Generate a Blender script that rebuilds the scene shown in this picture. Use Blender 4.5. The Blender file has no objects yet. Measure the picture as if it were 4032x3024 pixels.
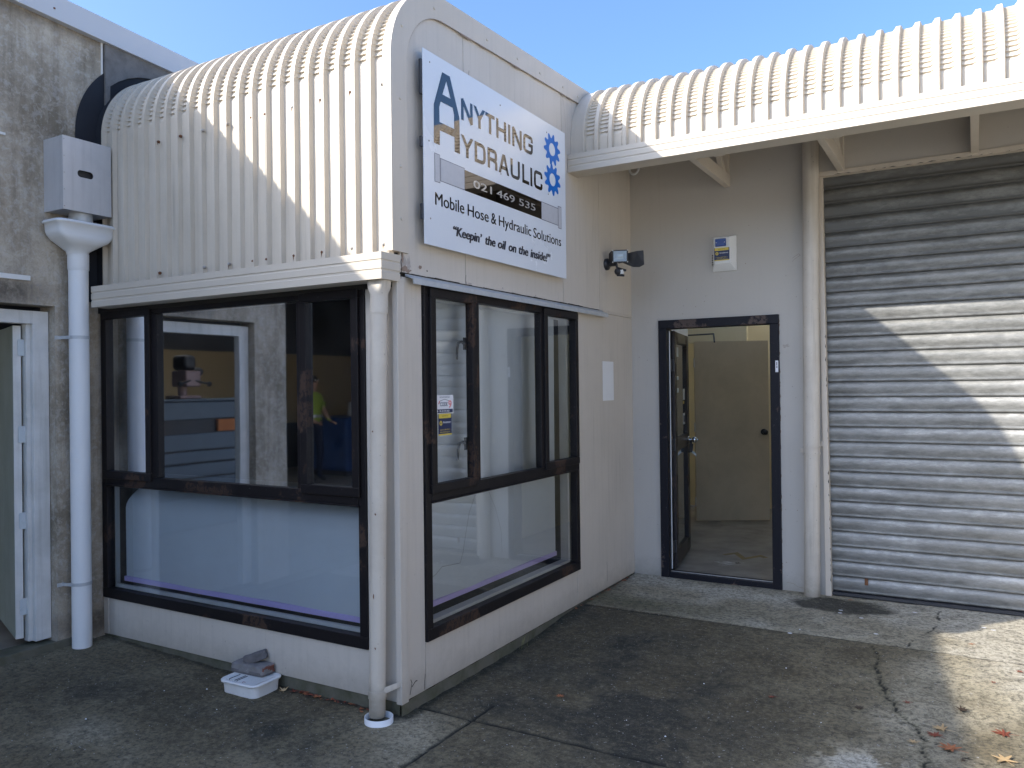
import bpy, math, random
import numpy as np
from mathutils import Vector, Matrix
from mathutils.geometry import tessellate_polygon

random.seed(7)
scn = bpy.context.scene
COL = scn.collection
D2R = math.radians

# ------------------------------------------------------------------ camera
cam_d = bpy.data.cameras.new("camera")
cam_d.sensor_width = 36.0
cam_d.lens = 27.948
cam_d.clip_start = 0.05
cam_d.clip_end = 600
cam = bpy.data.objects.new("camera", cam_d)
COL.objects.link(cam)
cam.matrix_world = Matrix((
    (0.864641518797423, 0.011954449860363698, 0.5022470857060511, 2.462529505925787),
    (0.5022461016865705, 0.003302134771356079, -0.8647184219424233, -3.11471493137961),
    (-0.01199572058396573, 0.9999230905597127, -0.003148913016196133, 1.5598674899075586),
    (0, 0, 0, 1)))
scn.camera = cam

# ------------------------------------------------------------------ sky and sun
SUN = Vector((1.0, 1.15, -0.90)).normalized()          # direction the light travels
to_sun = -SUN
elev = math.asin(to_sun.z)
azim = math.atan2(to_sun.x, to_sun.y)                  # from +Y towards +X
world = bpy.data.worlds.new("World")
scn.world = world
world.use_nodes = True
wn = world.node_tree
for n in list(wn.nodes):
    wn.nodes.remove(n)
w_out = wn.nodes.new("ShaderNodeOutputWorld")
w_bg = wn.nodes.new("ShaderNodeBackground")
w_sky = wn.nodes.new("ShaderNodeTexSky")
w_sky.sky_type = 'NISHITA'
w_sky.sun_disc = False
w_sky.sun_elevation = elev
w_sky.sun_rotation = azim
w_sky.air_density = 1.0
w_sky.dust_density = 4.0
w_sky.ozone_density = 7.5
w_bg.inputs['Strength'].default_value = 0.122
wn.links.new(w_sky.outputs[0], w_bg.inputs[0])
wn.links.new(w_bg.outputs[0], w_out.inputs[0])

sun_d = bpy.data.lights.new("sun", 'SUN')
sun_d.energy = 2.15
sun_d.angle = D2R(0.5)
sun_d.color = (1.0, 0.93, 0.82)
sun = bpy.data.objects.new("sun", sun_d)
COL.objects.link(sun)
sun.rotation_euler = SUN.to_track_quat('-Z', 'Y').to_euler()
sun.location = (-6, -7, 9)

scn.view_settings.view_transform = 'Standard'
scn.view_settings.look = 'None'
scn.view_settings.gamma = 1.0
scn.view_settings.use_curve_mapping = False
scn.view_settings.exposure = 1.72
scn.cycles.max_bounces = 10
scn.cycles.diffuse_bounces = 6
scn.cycles.glossy_bounces = 5
scn.cycles.transparent_max_bounces = 12
scn.cycles.sample_clamp_indirect = 6.0
scn.cycles.use_denoising = True

# ------------------------------------------------------------------ main dimensions (metres)
L = 3.125        # distance from the front corner to the door wall
W = -2.41        # face of the neighbour's concrete wall


# ------------------------------------------------------------------ materials
def nt_new(name):
    m = bpy.data.materials.new(name)
    m.use_nodes = True
    nt = m.node_tree
    b = nt.nodes['Principled BSDF']
    return m, nt, b


def node(nt, t, **kw):
    n = nt.nodes.new(t)
    for k, v in kw.items():
        if k in n.inputs.keys():
            n.inputs[k].default_value = v
        else:
            setattr(n, k, v)
    return n


def pos(nt, scale=(1, 1, 1), obj=False):
    if obj:
        src = nt.nodes.new('ShaderNodeTexCoord').outputs['Object']
    else:
        src = nt.nodes.new('ShaderNodeNewGeometry').outputs['Position']
    mp = nt.nodes.new('ShaderNodeMapping')
    mp.inputs['Scale'].default_value = scale
    nt.links.new(src, mp.inputs['Vector'])
    return mp.outputs['Vector']


def noise(nt, vec, scale=5.0, detail=4.0, rough=0.6, dist=0.0):
    n = nt.nodes.new('ShaderNodeTexNoise')
    n.inputs['Scale'].default_value = scale
    n.inputs['Detail'].default_value = detail
    n.inputs['Roughness'].default_value = rough
    n.inputs['Distortion'].default_value = dist
    nt.links.new(vec, n.inputs['Vector'])
    return n.outputs['Fac']


def ramp(nt, fac, stops):
    r = nt.nodes.new('ShaderNodeValToRGB')
    el = r.color_ramp.elements
    while len(el) < len(stops):
        el.new(0.5)
    for e, (p, c) in zip(el, stops):
        e.position = p
        e.color = (c, c, c, 1) if isinstance(c, (int, float)) else (*c, 1)
    nt.links.new(fac, r.inputs['Fac'])
    return r.outputs['Color']


def mix(nt, fac, a, b, mode='MIX'):
    n = nt.nodes.new('ShaderNodeMix')
    n.data_type = 'RGBA'
    n.blend_type = mode
    for sock, v in ((n.inputs[0], fac), (n.inputs[6], a), (n.inputs[7], b)):
        if hasattr(v, 'links'):
            nt.links.new(v, sock)
        elif isinstance(v, (int, float)):
            sock.default_value = v if sock == n.inputs[0] else (v, v, v, 1)
        else:
            sock.default_value = (*v, 1)
    return n.outputs[2]


def math_n(nt, op, a, b=None):
    n = nt.nodes.new('ShaderNodeMath')
    n.operation = op
    for i, v in enumerate((a, b)):
        if v is None:
            continue
        if hasattr(v, 'links'):
            nt.links.new(v, n.inputs[i])
        else:
            n.inputs[i].default_value = v
    return n.outputs[0]


def bump(nt, b, h, strength=0.3, dist=0.01):
    n = nt.nodes.new('ShaderNodeBump')
    n.inputs['Strength'].default_value = strength
    n.inputs['Distance'].default_value = dist
    nt.links.new(h, n.inputs['Height'])
    nt.links.new(n.outputs['Normal'], b.inputs['Normal'])
    return n


def paint(name, base, rough=0.5, dirt=(0.35, 0.31, 0.25), dirt_amt=0.3, scale=3.0, bumps=0.15,
          streak=False, speck=0.0, speck_col=(0.2, 0.15, 0.1), metal=0.0, spec=0.5, splash=0.0, runs=0.0):
    """weathered paint / plastic / metal: large stains, optional run streaks, specks, fine relief"""
    m, nt, b = nt_new(name)
    v = pos(nt)
    n1 = noise(nt, v, scale, 6, 0.62, 0.3)
    f = ramp(nt, n1, [(0.42, 0.0), (0.78, dirt_amt)])
    col = mix(nt, f, base, dirt)
    if streak:
        v2 = pos(nt, (14, 14, 0.7))
        n2 = noise(nt, v2, 2.0, 4, 0.6)
        f2 = ramp(nt, n2, [(0.5, 0.0), (0.82, dirt_amt)])
        col = mix(nt, f2, col, dirt)
    n3 = noise(nt, v, 90, 2, 0.5)
    col = mix(nt, ramp(nt, n3, [(0.3, 0.05), (0.7, 0.0)]), col, dirt)
    if speck > 0:
        n4 = noise(nt, v, 38, 3, 0.7)
        f4 = ramp(nt, n4, [(0.70 - speck, 0.0), (0.74 - speck, 1.0)])
        col = mix(nt, f4, col, speck_col)
    if splash:
        sxz = nt.nodes.new('ShaderNodeSeparateXYZ')
        nt.links.new(v, sxz.inputs[0])
        hgt = math_n(nt, 'SUBTRACT', 1.0, math_n(nt, 'MULTIPLY', sxz.outputs['Z'], 4.5))
        ns = noise(nt, v, 9, 6, 0.75, 0.3)
        f5 = ramp(nt, math_n(nt, 'ADD', math_n(nt, 'MULTIPLY', math_n(nt, 'MAXIMUM', hgt, 0.0), 0.55), math_n(nt, 'MULTIPLY', ns, 0.6)), [(0.50, 0.0), (0.95, splash)])
        col = mix(nt, f5, col, (0.20, 0.175, 0.13))
        f6 = ramp(nt, noise(nt, pos(nt, (1, 1, 1)), 55, 2, 0.5), [(0.72, 0.0), (0.76, splash)])
        col = mix(nt, f6, col, (0.25, 0.22, 0.18))
    if runs:
        nr_ = noise(nt, pos(nt, (26, 26, 0.9)), 1.0, 4, 0.65)
        nr2 = noise(nt, v, 1.4, 3, 0.5)
        f7 = math_n(nt, 'MULTIPLY', ramp(nt, nr_, [(0.56, 0.0), (0.72, runs)]), ramp(nt, nr2, [(0.40, 0.0), (0.60, 1.0)]))
        col = mix(nt, f7, col, (0.30, 0.265, 0.21))
    nt.links.new(col, b.inputs['Base Color'])
    r = ramp(nt, n1, [(0.3, rough), (0.8, min(1, rough + 0.18))])
    nt.links.new(r, b.inputs['Roughness'])
    b.inputs['Metallic'].default_value = metal
    b.inputs['Specular IOR Level'].default_value = spec
    if bumps:
        h = noise(nt, v, 160, 3, 0.6)
        bump(nt, b, h, bumps, 0.002)
    return m


M = {}
CREAM = (0.60, 0.53, 0.44)
M['cream'] = paint('cream_paint', CREAM, 0.42, (0.36, 0.33, 0.27), 0.18, 1.6, 0.18, streak=True)
M['wall_cream'] = paint('wall_cream_paint', (0.59, 0.535, 0.465), 0.5, (0.38, 0.35, 0.30), 0.26, 1.3, 0.25, streak=True, splash=0.45, runs=0.35)
M['plaster'] = paint('door_wall_paint', (0.51, 0.475, 0.425), 0.6, (0.36, 0.34, 0.31), 0.26, 1.2, 0.3, splash=0.5, runs=0.12, speck=-0.015, speck_col=(0.4, 0.39, 0.37))
M['roof'] = paint('roof_paint', (0.60, 0.535, 0.44), 0.38, (0.36, 0.31, 0.23), 0.28, 2.4, 0.12, streak=True, runs=0.5)
M['gutter'] = paint('gutter_paint', (0.58, 0.52, 0.435), 0.36, (0.36, 0.33, 0.27), 0.16, 2.2, 0.08)
M['pipe_cream'] = paint('downpipe_paint', (0.60, 0.545, 0.465), 0.35, (0.33, 0.28, 0.22), 0.5, 2.5, 0.1, splash=0.8, runs=0.7, streak=True, speck=-0.03, speck_col=(0.15, 0.12, 0.1))
M['white_pvc'] = paint('white_pvc', (0.74, 0.75, 0.75), 0.3, (0.5, 0.5, 0.5), 0.12, 2.0, 0.05)
M['white'] = paint('white_paint', (0.74, 0.74, 0.72), 0.45, (0.45, 0.43, 0.38), 0.25, 4.0, 0.1)
M['door_frame_white'] = paint('old_white_paint', (0.68, 0.68, 0.66), 0.5, (0.33, 0.33, 0.30), 0.55, 3.2, 0.4, streak=True)
M['enamel'] = paint('white_enamel', (0.76, 0.76, 0.75), 0.25, (0.38, 0.33, 0.27), 0.35, 7, 0.05)
M['cap'] = paint('cap_paint', (0.50, 0.525, 0.56), 0.35, (0.4, 0.4, 0.42), 0.15, 2.2, 0.08)
M['steel'] = paint('brushed_steel', (0.62, 0.62, 0.63), 0.36, (0.36, 0.36, 0.37), 0.35, 3, 0.08, streak=True, metal=0.35)
M['galv'] = paint('galvanised_steel', (0.52, 0.54, 0.55), 0.45, (0.35, 0.37, 0.38), 0.5, 25, 0.1, metal=0.3)
M['chrome'] = paint('chrome', (0.75, 0.75, 0.74), 0.08, (0.5, 0.5, 0.5), 0.1, 3, 0.0, metal=1.0)
M['dark_metal'] = paint('dark_metal', (0.035, 0.037, 0.045), 0.4, (0.08, 0.07, 0.06), 0.4, 10, 0.1)
M['black_rubber'] = paint('black_membrane', (0.012, 0.014, 0.02), 0.7, (0.03, 0.03, 0.035), 0.3, 8, 0.3)
M['black_plastic'] = paint('black_plastic', (0.022, 0.022, 0.026), 0.35, (0.06, 0.055, 0.05), 0.3, 14, 0.05)
M['rust'] = paint('rust', (0.17, 0.075, 0.035), 0.85, (0.06, 0.03, 0.02), 0.6, 60, 0.5)
M['dark'] = paint('dark_gap', (0.02, 0.018, 0.016), 0.9, (0.04, 0.035, 0.03), 0.4, 9, 0.3)
M['screw'] = paint('screw_zinc', (0.40, 0.39, 0.37), 0.5, (0.16, 0.10, 0.06), 0.7, 40, 0.2, metal=0.3)
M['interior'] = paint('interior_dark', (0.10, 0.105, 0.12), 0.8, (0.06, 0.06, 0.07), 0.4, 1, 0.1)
M['carpet'] = paint('carpet', (0.05, 0.05, 0.055), 0.95, (0.03, 0.03, 0.03), 0.4, 20, 0.3)
M['room_cream'] = paint('room_cream', (0.74, 0.66, 0.45), 0.6, (0.4, 0.34, 0.24), 0.3, 1.5, 0.15)
M['inner_door'] = paint('inner_door_paint', (0.54, 0.45, 0.32), 0.45, (0.26, 0.22, 0.16), 0.45, 2.2, 0.1, speck=-0.02, speck_col=(0.2, 0.17, 0.13))
M['beige'] = paint('workshop_beige', (0.50, 0.38, 0.22), 0.6, (0.4, 0.32, 0.2), 0.3, 1.5, 0.1)
M['drawer'] = paint('grey_blue_metal', (0.12, 0.155, 0.19), 0.4, (0.08, 0.10, 0.12), 0.4, 3, 0.1)
M['blue_machine'] = paint('blue_machine', (0.03, 0.08, 0.22), 0.4, (0.03, 0.03, 0.04), 0.4, 3, 0.1)
M['orange'] = paint('orange_card', (0.50, 0.18, 0.06), 0.7, (0.3, 0.1, 0.05), 0.3, 5, 0.1)
M['pinkish'] = paint('pinkish_metal', (0.36, 0.25, 0.24), 0.5, (0.2, 0.12, 0.1), 0.4, 8, 0.1)
M['hivis'] = paint('hi_vis_fabric', (0.36, 0.46, 0.07), 0.8, (0.25, 0.32, 0.06), 0.3, 8, 0.3)
M['trousers'] = paint('navy_fabric', (0.015, 0.022, 0.05), 0.9, (0.03, 0.03, 0.04), 0.3, 8, 0.3)
M['skin'] = paint('skin', (0.42, 0.24, 0.17), 0.5, (0.35, 0.18, 0.12), 0.3, 8, 0.05)
M['hair'] = paint('dark_hair', (0.015, 0.012, 0.01), 0.6, (0.03, 0.02, 0.02), 0.3, 30, 0.3)
M['sign_white'] = paint('sign_panel', (0.73, 0.76, 0.80), 0.16, (0.55, 0.56, 0.58), 0.10, 1.2, 0.0)
M['blue'] = paint('sign_blue', (0.0, 0.15, 0.56), 0.3, (0.01, 0.08, 0.3), 0.15, 5, 0.0)
M['yellow'] = paint('label_yellow', (0.72, 0.55, 0.08), 0.4, (0.5, 0.4, 0.1), 0.1, 5, 0.0)
M['label_navy'] = paint('label_navy', (0.012, 0.025, 0.09), 0.35, (0.02, 0.03, 0.06), 0.2, 5, 0.0)
M['label_white'] = paint('label_white', (0.78, 0.78, 0.80), 0.35, (0.6, 0.6, 0.6), 0.1, 5, 0.0)
M['label_pink'] = paint('label_pink', (0.78, 0.25, 0.26), 0.4, (0.6, 0.2, 0.2), 0.1, 5, 0.0)
M['ink'] = paint('ink_dark', (0.02, 0.02, 0.03), 0.35, (0.04, 0.04, 0.05), 0.2, 5, 0.0)
M['ink_soft'] = paint('ink_olive', (0.22, 0.17, 0.03), 0.5, (0.3, 0.2, 0.05), 0.2, 5, 0.0)
M['blue_lens'] = paint('blue_lens', (0.008, 0.05, 0.26), 0.12, (0.01, 0.03, 0.12), 0.5, 30, 0.1)
M['purple'] = paint('purple_hem', (0.66, 0.54, 0.92), 0.5, (0.3, 0.25, 0.5), 0.2, 5, 0.05)
M['paper'] = paint('paper', (0.78, 0.79, 0.80), 0.5, (0.62, 0.62, 0.62), 0.2, 6, 0.1)
M['chip'] = paint('bare_board', (0.44, 0.40, 0.36), 0.8, (0.28, 0.2, 0.14), 0.5, 30, 0.3)
M['chip_brown'] = paint('bare_brown_board', (0.30, 0.22, 0.17), 0.8, (0.16, 0.12, 0.08), 0.5, 30, 0.3)
M['clear_plastic'] = paint('frosted_plastic', (0.55, 0.60, 0.62), 0.25, (0.4, 0.45, 0.48), 0.3, 10, 0.05)
M['silver'] = paint('silver_vinyl', (0.56, 0.56, 0.55), 0.25, (0.4, 0.4, 0.4), 0.15, 8, 0.0, metal=0.6)
M['silver_light'] = paint('silver_print', (0.52, 0.52, 0.54), 0.4, (0.4, 0.4, 0.42), 0.3, 30, 0.0)
M['outline'] = paint('print_outline', (0.10, 0.10, 0.13), 0.3, (0.06, 0.06, 0.08), 0.1, 8, 0.0)
M['seal'] = paint('silver_seal', (0.5, 0.5, 0.5), 0.35, (0.3, 0.3, 0.3), 0.3, 20, 0.1, metal=0.5)

# mirror vinyl lettering
m, nt, b = nt_new('mirror_vinyl')
b.inputs['Base Color'].default_value = (0.105, 0.10, 0.098, 1)
b.inputs['Metallic'].default_value = 1.0
b.inputs['Roughness'].default_value = 0.03
M['vinyl'] = m


# worn brown-black window timber
def timber(name, base, worn, amt, rough=0.35):
    m, nt, b = nt_new(name)
    v = pos(nt)
    n0 = noise(nt, v, 2.6, 3, 0.5)
    n1 = noise(nt, pos(nt, (4, 4, 3)), 9, 7, 0.75, 0.3)
    s = math_n(nt, 'MULTIPLY', ramp(nt, n0, [(0.42, 0.0), (0.62, 1.0)]), n1)
    f = ramp(nt, s, [(0.50 - amt, 0.0), (0.58 - amt, 0.75)])
    col = mix(nt, f, base, worn)
    n2 = noise(nt, v, 60, 3, 0.6)
    col = mix(nt, ramp(nt, n2, [(0.66, 0.0), (0.75, 0.5)]), col, (0.12, 0.11, 0.11))
    nt.links.new(col, b.inputs['Base Color'])
    nt.links.new(ramp(nt, s, [(0.3, rough), (0.6, 0.75)]), b.inputs['Roughness'])
    b.inputs['Specular IOR Level'].default_value = 0.22
    bump(nt, b, math_n(nt, 'ADD', n1, n2), 0.3, 0.002)
    return m


M['frame'] = timber('window_timber', (0.013, 0.011, 0.012), (0.075, 0.045, 0.032), 0.07, 0.45)
M['doorframe'] = timber('door_timber', (0.012, 0.012, 0.017), (0.13, 0.095, 0.08), 0.08, 0.5)
M['leafframe'] = timber('door_leaf_timber', (0.035, 0.030, 0.030), (0.07, 0.05, 0.04), 0.05, 0.35)


def glass(name, refl, tint=(0.75, 0.80, 0.82), wave=0.0):
    m = bpy.data.materials.new(name)
    m.use_nodes = True
    nt = m.node_tree
    nt.nodes.remove(nt.nodes['Principled BSDF'])
    out = nt.nodes['Material Output']
    t = nt.nodes.new('ShaderNodeBsdfTransparent')
    t.inputs[0].default_value = (*tint, 1)
    g = nt.nodes.new('ShaderNodeBsdfGlossy')
    g.inputs['Roughness'].default_value = 0.028
    g.inputs['Color'].default_value = (0.93, 0.96, 1.0, 1)
    lw = nt.nodes.new('ShaderNodeFresnel')
    lw.inputs['IOR'].default_value = 1.55
    f = math_n(nt, 'MINIMUM', math_n(nt, 'ADD', math_n(nt, 'MULTIPLY', lw.outputs[0], 1.6), refl), 1.0)
    mx = nt.nodes.new('ShaderNodeMixShader')
    nt.links.new(f, mx.inputs[0])
    nt.links.new(t.outputs[0], mx.inputs[1])
    nt.links.new(g.outputs[0], mx.inputs[2])
    # dust film
    d = nt.nodes.new('ShaderNodeBsdfDiffuse')
    d.inputs[0].default_value = (0.5, 0.5, 0.5, 1)
    n = noise(nt, pos(nt), 4, 4, 0.6)
    mx2 = nt.nodes.new('ShaderNodeMixShader')
    nt.links.new(ramp(nt, n, [(0.40, 0.0), (0.8, 0.03)]), mx2.inputs[0])
    nt.links.new(mx.outputs[0], mx2.inputs[1])
    nt.links.new(d.outputs[0], mx2.inputs[2])
    if wave:
        bn = nt.nodes.new('ShaderNodeBump')
        bn.inputs['Strength'].default_value = wave
        bn.inputs['Distance'].default_value = 0.02
        nt.links.new(noise(nt, pos(nt), 3.0, 1, 0.4), bn.inputs['Height'])
        nt.links.new(bn.outputs[0], g.inputs['Normal'])
    nt.links.new(mx2.outputs[0], out.inputs['Surface'])
    return m


M['glass'] = glass('window_glass', 0.60, (0.70, 0.75, 0.78), 0.012)
M['glass_low'] = glass('lower_window_glass', 0.05, (0.93, 0.96, 0.98), 0.03)
M['glass_side'] = glass('side_window_glass', 0.13, (0.93, 0.96, 0.98), 0.025)
M['glass_door'] = glass('door_glass', 0.05, (0.6, 0.6, 0.6), 0.05)

# sheet blind: white translucent cloth
m, nt, b = nt_new('blind_cloth')
b.inputs['Base Color'].default_value = (0.66, 0.70, 0.73, 1)
b.inputs['Roughness'].default_value = 0.8
bump(nt, b, noise(nt, pos(nt, (1, 1, 0.25)), 6, 3, 0.5), 0.25, 0.02)
M['blind'] = m

# translucent panel for roof lights added to brighten the rooms inside
m = bpy.data.materials.new('added_skylight_panel')
m.use_nodes = True
nt = m.node_tree
nt.nodes.remove(nt.nodes['Principled BSDF'])
tr = nt.nodes.new('ShaderNodeBsdfTranslucent')
tr.inputs[0].default_value = (0.95, 0.92, 0.84, 1)
nt.links.new(tr.outputs[0], nt.nodes['Material Output'].inputs['Surface'])
M['added_skylight'] = m

# stained concrete wall
m, nt, b = nt_new('stained_concrete')
v = pos(nt)
n1 = noise(nt, v, 1.7, 6, 0.65, 0.5)
n2 = noise(nt, pos(nt, (6, 6, 0.45)), 1.6, 6, 0.7, 0.2)
n3 = noise(nt, v, 26, 5, 0.7, 0.4)
col = ramp(nt, n1, [(0.30, (0.20, 0.165, 0.115)), (0.5, (0.38, 0.325, 0.25)), (0.70, (0.54, 0.485, 0.40))])
col = mix(nt, ramp(nt, n2, [(0.46, 0.0), (0.68, 0.6)]), col, (0.14, 0.115, 0.075))
n3b = noise(nt, v, 12, 8, 0.8, 0.5)
col = mix(nt, ramp(nt, n3b, [(0.50, 0.0), (0.60, 0.40)]), col, (0.56, 0.51, 0.43))
col = mix(nt, ramp(nt, n3b, [(0.34, 0.38), (0.46, 0.0)]), col, (0.16, 0.13, 0.09))
col = mix(nt, ramp(nt, n3, [(0.52, 0.0), (0.60, 0.35)]), col, (0.50, 0.48, 0.45))
col = mix(nt, ramp(nt, noise(nt, v, 70, 3, 0.6), [(0.3, 0.25), (0.5, 0.0)]), col, (0.14, 0.13, 0.12))
# dark mould above and beside the door head (own shape, stays put)
sx = nt.nodes.new('ShaderNodeSeparateXYZ')
nt.links.new(v, sx.inputs[0])
zz = sx.outputs['Z']
yy = sx.outputs['Y']
def gauss(c, w, s):
    d = math_n(nt, 'DIVIDE', math_n(nt, 'SUBTRACT', s, c), w)
    return math_n(nt, 'POWER', 2.718, math_n(nt, 'MULTIPLY', math_n(nt, 'MULTIPLY', d, d), -1.0))
g1 = math_n(nt, 'MULTIPLY', gauss(2.16, 0.09, zz), gauss(-0.60, 0.24, yy))
g2 = math_n(nt, 'MULTIPLY', gauss(0.10, 0.10, zz), gauss(0.0, 0.35, yy))
g3 = math_n(nt, 'MULTIPLY', gauss(3.84, 0.06, zz), 0.7)
g4 = math_n(nt, 'MULTIPLY', gauss(1.45, 0.25, zz), gauss(-0.12, 0.05, yy))
gs = math_n(nt, 'ADD', math_n(nt, 'ADD', g1, g2), math_n(nt, 'ADD', g3, g4))
gs = math_n(nt, 'MULTIPLY', gs, math_n(nt, 'ADD', math_n(nt, 'MULTIPLY', n3, 1.6), 0.1))
col = mix(nt, ramp(nt, gs, [(0.1, 0.0), (0.9, 0.85)]), col, (0.075, 0.06, 0.045))
nt.links.new(col, b.inputs['Base Color'])
b.inputs['Roughness'].default_value = 0.85
bump(nt, b, math_n(nt, 'ADD', n3, noise(nt, v, 120, 3, 0.6)), 0.35, 0.004)
M['concrete'] = m
m = m.copy()
m.name = 'stained_concrete_dark'
M['concrete_dark'] = paint('concrete_dark_panel', (0.19, 0.18, 0.17), 0.9, (0.09, 0.085, 0.08), 0.8, 9, 0.5, speck=0.05, speck_col=(0.10, 0.095, 0.09))
M['footing'] = paint('mossy_footing', (0.13, 0.12, 0.09), 0.9, (0.045, 0.055, 0.02), 0.9, 7, 0.6, speck=0.0, speck_col=(0.25, 0.24, 0.2))
M['stone'] = paint('stone', (0.15, 0.14, 0.14), 0.9, (0.07, 0.065, 0.06), 0.7, 22, 0.7, speck=0.02, speck_col=(0.3, 0.3, 0.29))
M['brick_face'] = paint('mortar_brick', (0.22, 0.21, 0.205), 0.9, (0.11, 0.095, 0.085), 0.7, 14, 0.7, speck=0.03, speck_col=(0.36, 0.35, 0.34))
M['brick_red'] = paint('brick_red', (0.20, 0.07, 0.045), 0.9, (0.1, 0.06, 0.05), 0.7, 24, 0.6)
M['mint'] = paint('mint_door_paint', (0.42, 0.47, 0.42), 0.45, (0.16, 0.18, 0.10), 0.35, 2.2, 0.1, streak=True)

# roller shutter steel
m, nt, b = nt_new('roller_steel')
v = pos(nt)
oi = nt.nodes.new('ShaderNodeObjectInfo')
off = nt.nodes.new('ShaderNodeVectorMath')
off.operation = 'ADD'
cmb = nt.nodes.new('ShaderNodeCombineXYZ')
nt.links.new(math_n(nt, 'MULTIPLY', oi.outputs['Random'], 37.0), cmb.inputs[0])
mp = nt.nodes.new('ShaderNodeMapping')
mp.inputs['Scale'].default_value = (1.1, 1.0, 3.4)
nt.links.new(v, mp.inputs['Vector'])
nt.links.new(mp.outputs[0], off.inputs[0])
nt.links.new(cmb.outputs[0], off.inputs[1])
n1 = noise(nt, off.outputs[0], 3.0, 6, 0.68, 0.0)
n2 = noise(nt, off.outputs[0], 13.0, 8, 0.8, 0.0)
n3 = noise(nt, pos(nt, (60, 1, 4)), 1.0, 3, 0.6)
szz = nt.nodes.new('ShaderNodeSeparateXYZ')
nt.links.new(v, szz.inputs[0])
zf = math_n(nt, 'FRACT', math_n(nt, 'DIVIDE', math_n(nt, 'SUBTRACT', szz.outputs['Z'], 0.018), 0.1103))
band = math_n(nt, 'MULTIPLY', math_n(nt, 'SUBTRACT', 0.17, math_n(nt, 'ABSOLUTE', math_n(nt, 'SUBTRACT', zf, 0.86))), 0.26)  # sky-lit upper slope of each slat, its brightness whitened into the colour
f = math_n(nt, 'ADD', math_n(nt, 'ADD', math_n(nt, 'MULTIPLY', n1, 0.55), math_n(nt, 'MULTIPLY', n2, 0.45)), band)
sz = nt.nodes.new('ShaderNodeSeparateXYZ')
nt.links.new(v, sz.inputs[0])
mr = nt.nodes.new('ShaderNodeMapRange')  # upper slats darkened: dirt, plus canopy shade put into the colour
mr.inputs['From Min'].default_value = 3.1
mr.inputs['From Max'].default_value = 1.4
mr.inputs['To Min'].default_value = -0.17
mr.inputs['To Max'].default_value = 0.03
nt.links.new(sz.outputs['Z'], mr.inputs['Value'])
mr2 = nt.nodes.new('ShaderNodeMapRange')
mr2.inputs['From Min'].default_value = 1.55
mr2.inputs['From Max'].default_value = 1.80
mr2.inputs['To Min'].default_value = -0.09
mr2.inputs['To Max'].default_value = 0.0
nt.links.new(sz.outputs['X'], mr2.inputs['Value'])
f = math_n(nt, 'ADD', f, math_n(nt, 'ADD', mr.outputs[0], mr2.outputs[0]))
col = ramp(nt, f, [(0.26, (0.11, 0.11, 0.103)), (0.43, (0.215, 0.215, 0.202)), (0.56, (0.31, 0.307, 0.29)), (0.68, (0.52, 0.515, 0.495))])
nt.links.new(col, b.inputs['Base Color'])
nt.links.new(ramp(nt, f, [(0.42, 0.42), (0.6, 0.62)]), b.inputs['Roughness'])
b.inputs['Metallic'].default_value = 0.25
bump(nt, b, math_n(nt, 'ADD', math_n(nt, 'MULTIPLY', n3, 0.08), noise(nt, pos(nt, (1.0, 1, 3.0)), 2.6, 2, 0.5)), 0.35, 0.03)
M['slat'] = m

# ground: stain masks come as a colour attribute, grain from noise
m, nt, b = nt_new('yard_concrete')
v = pos(nt)
at = nt.nodes.new('ShaderNodeVertexColor')
at.layer_name = 'stain'
sp = nt.nodes.new('ShaderNodeSeparateColor')
nt.links.new(at.outputs['Color'], sp.inputs[0])
pale, dark_, moss = sp.outputs[0], sp.outputs[1], sp.outputs[2]
crk = at.outputs['Alpha']
nf = noise(nt, v, 45, 5, 0.72)
nm = noise(nt, v, 11, 6, 0.72, 0.5)
nl = noise(nt, v, 2.2, 5, 0.65, 0.5)
ng = noise(nt, v, 190, 2, 0.6)
def wobble(s, k=0.8):
    return math_n(nt, 'ADD', s, math_n(nt, 'MULTIPLY', math_n(nt, 'SUBTRACT', nm, 0.5), k))
col = ramp(nt, wobble(pale, 0.30), [(0.0, (0.100, 0.078, 0.042)), (0.35, (0.20, 0.165, 0.100)), (0.75, (0.43, 0.38, 0.27)), (1.0, (0.58, 0.535, 0.43))])
col = mix(nt, ramp(nt, wobble(dark_, 0.75), [(0.25, 0.0), (0.75, 0.92)]), col, (0.028, 0.027, 0.020))
col = mix(nt, ramp(nt, wobble(moss, 0.6), [(0.2, 0.0), (1.0, 0.7)]), col, (0.085, 0.080, 0.028))
n25 = noise(nt, v, 30, 8, 0.85, 0.4)
n7 = noise(nt, pos(nt, (1, 1.3, 1)), 6.5, 9, 0.80, 0.5)
col = mix(nt, ramp(nt, n7, [(0.48, 0.0), (0.62, 0.42)]), col, (0.026, 0.025, 0.016))
col = mix(nt, ramp(nt, n7, [(0.36, 0.35), (0.47, 0.0)]), col, (0.17, 0.135, 0.075))
col = mix(nt, ramp(nt, n25, [(0.38, 0.7), (0.50, 0.0)]), col, (0.022, 0.020, 0.012))
col = mix(nt, ramp(nt, n25, [(0.52, 0.0), (0.66, 0.55)]), col, (0.27, 0.23, 0.15))
col = mix(nt, ramp(nt, nf, [(0.36, 0.6), (0.54, 0.0)]), col, (0.030, 0.027, 0.022))
col = mix(nt, ramp(nt, ng, [(0.60, 0.0), (0.72, 0.34)]), col, (0.30, 0.29, 0.27))
col = mix(nt, ramp(nt, noise(nt, v, 75, 1, 0.5), [(0.735, 0.0), (0.76, 0.8)]), col, (0.42, 0.41, 0.39))
col = mix(nt, ramp(nt, crk, [(0.1, 0.0), (0.7, 0.9)]), col, (0.012, 0.012, 0.009))
nt.links.new(col, b.inputs['Base Color'])
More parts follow.
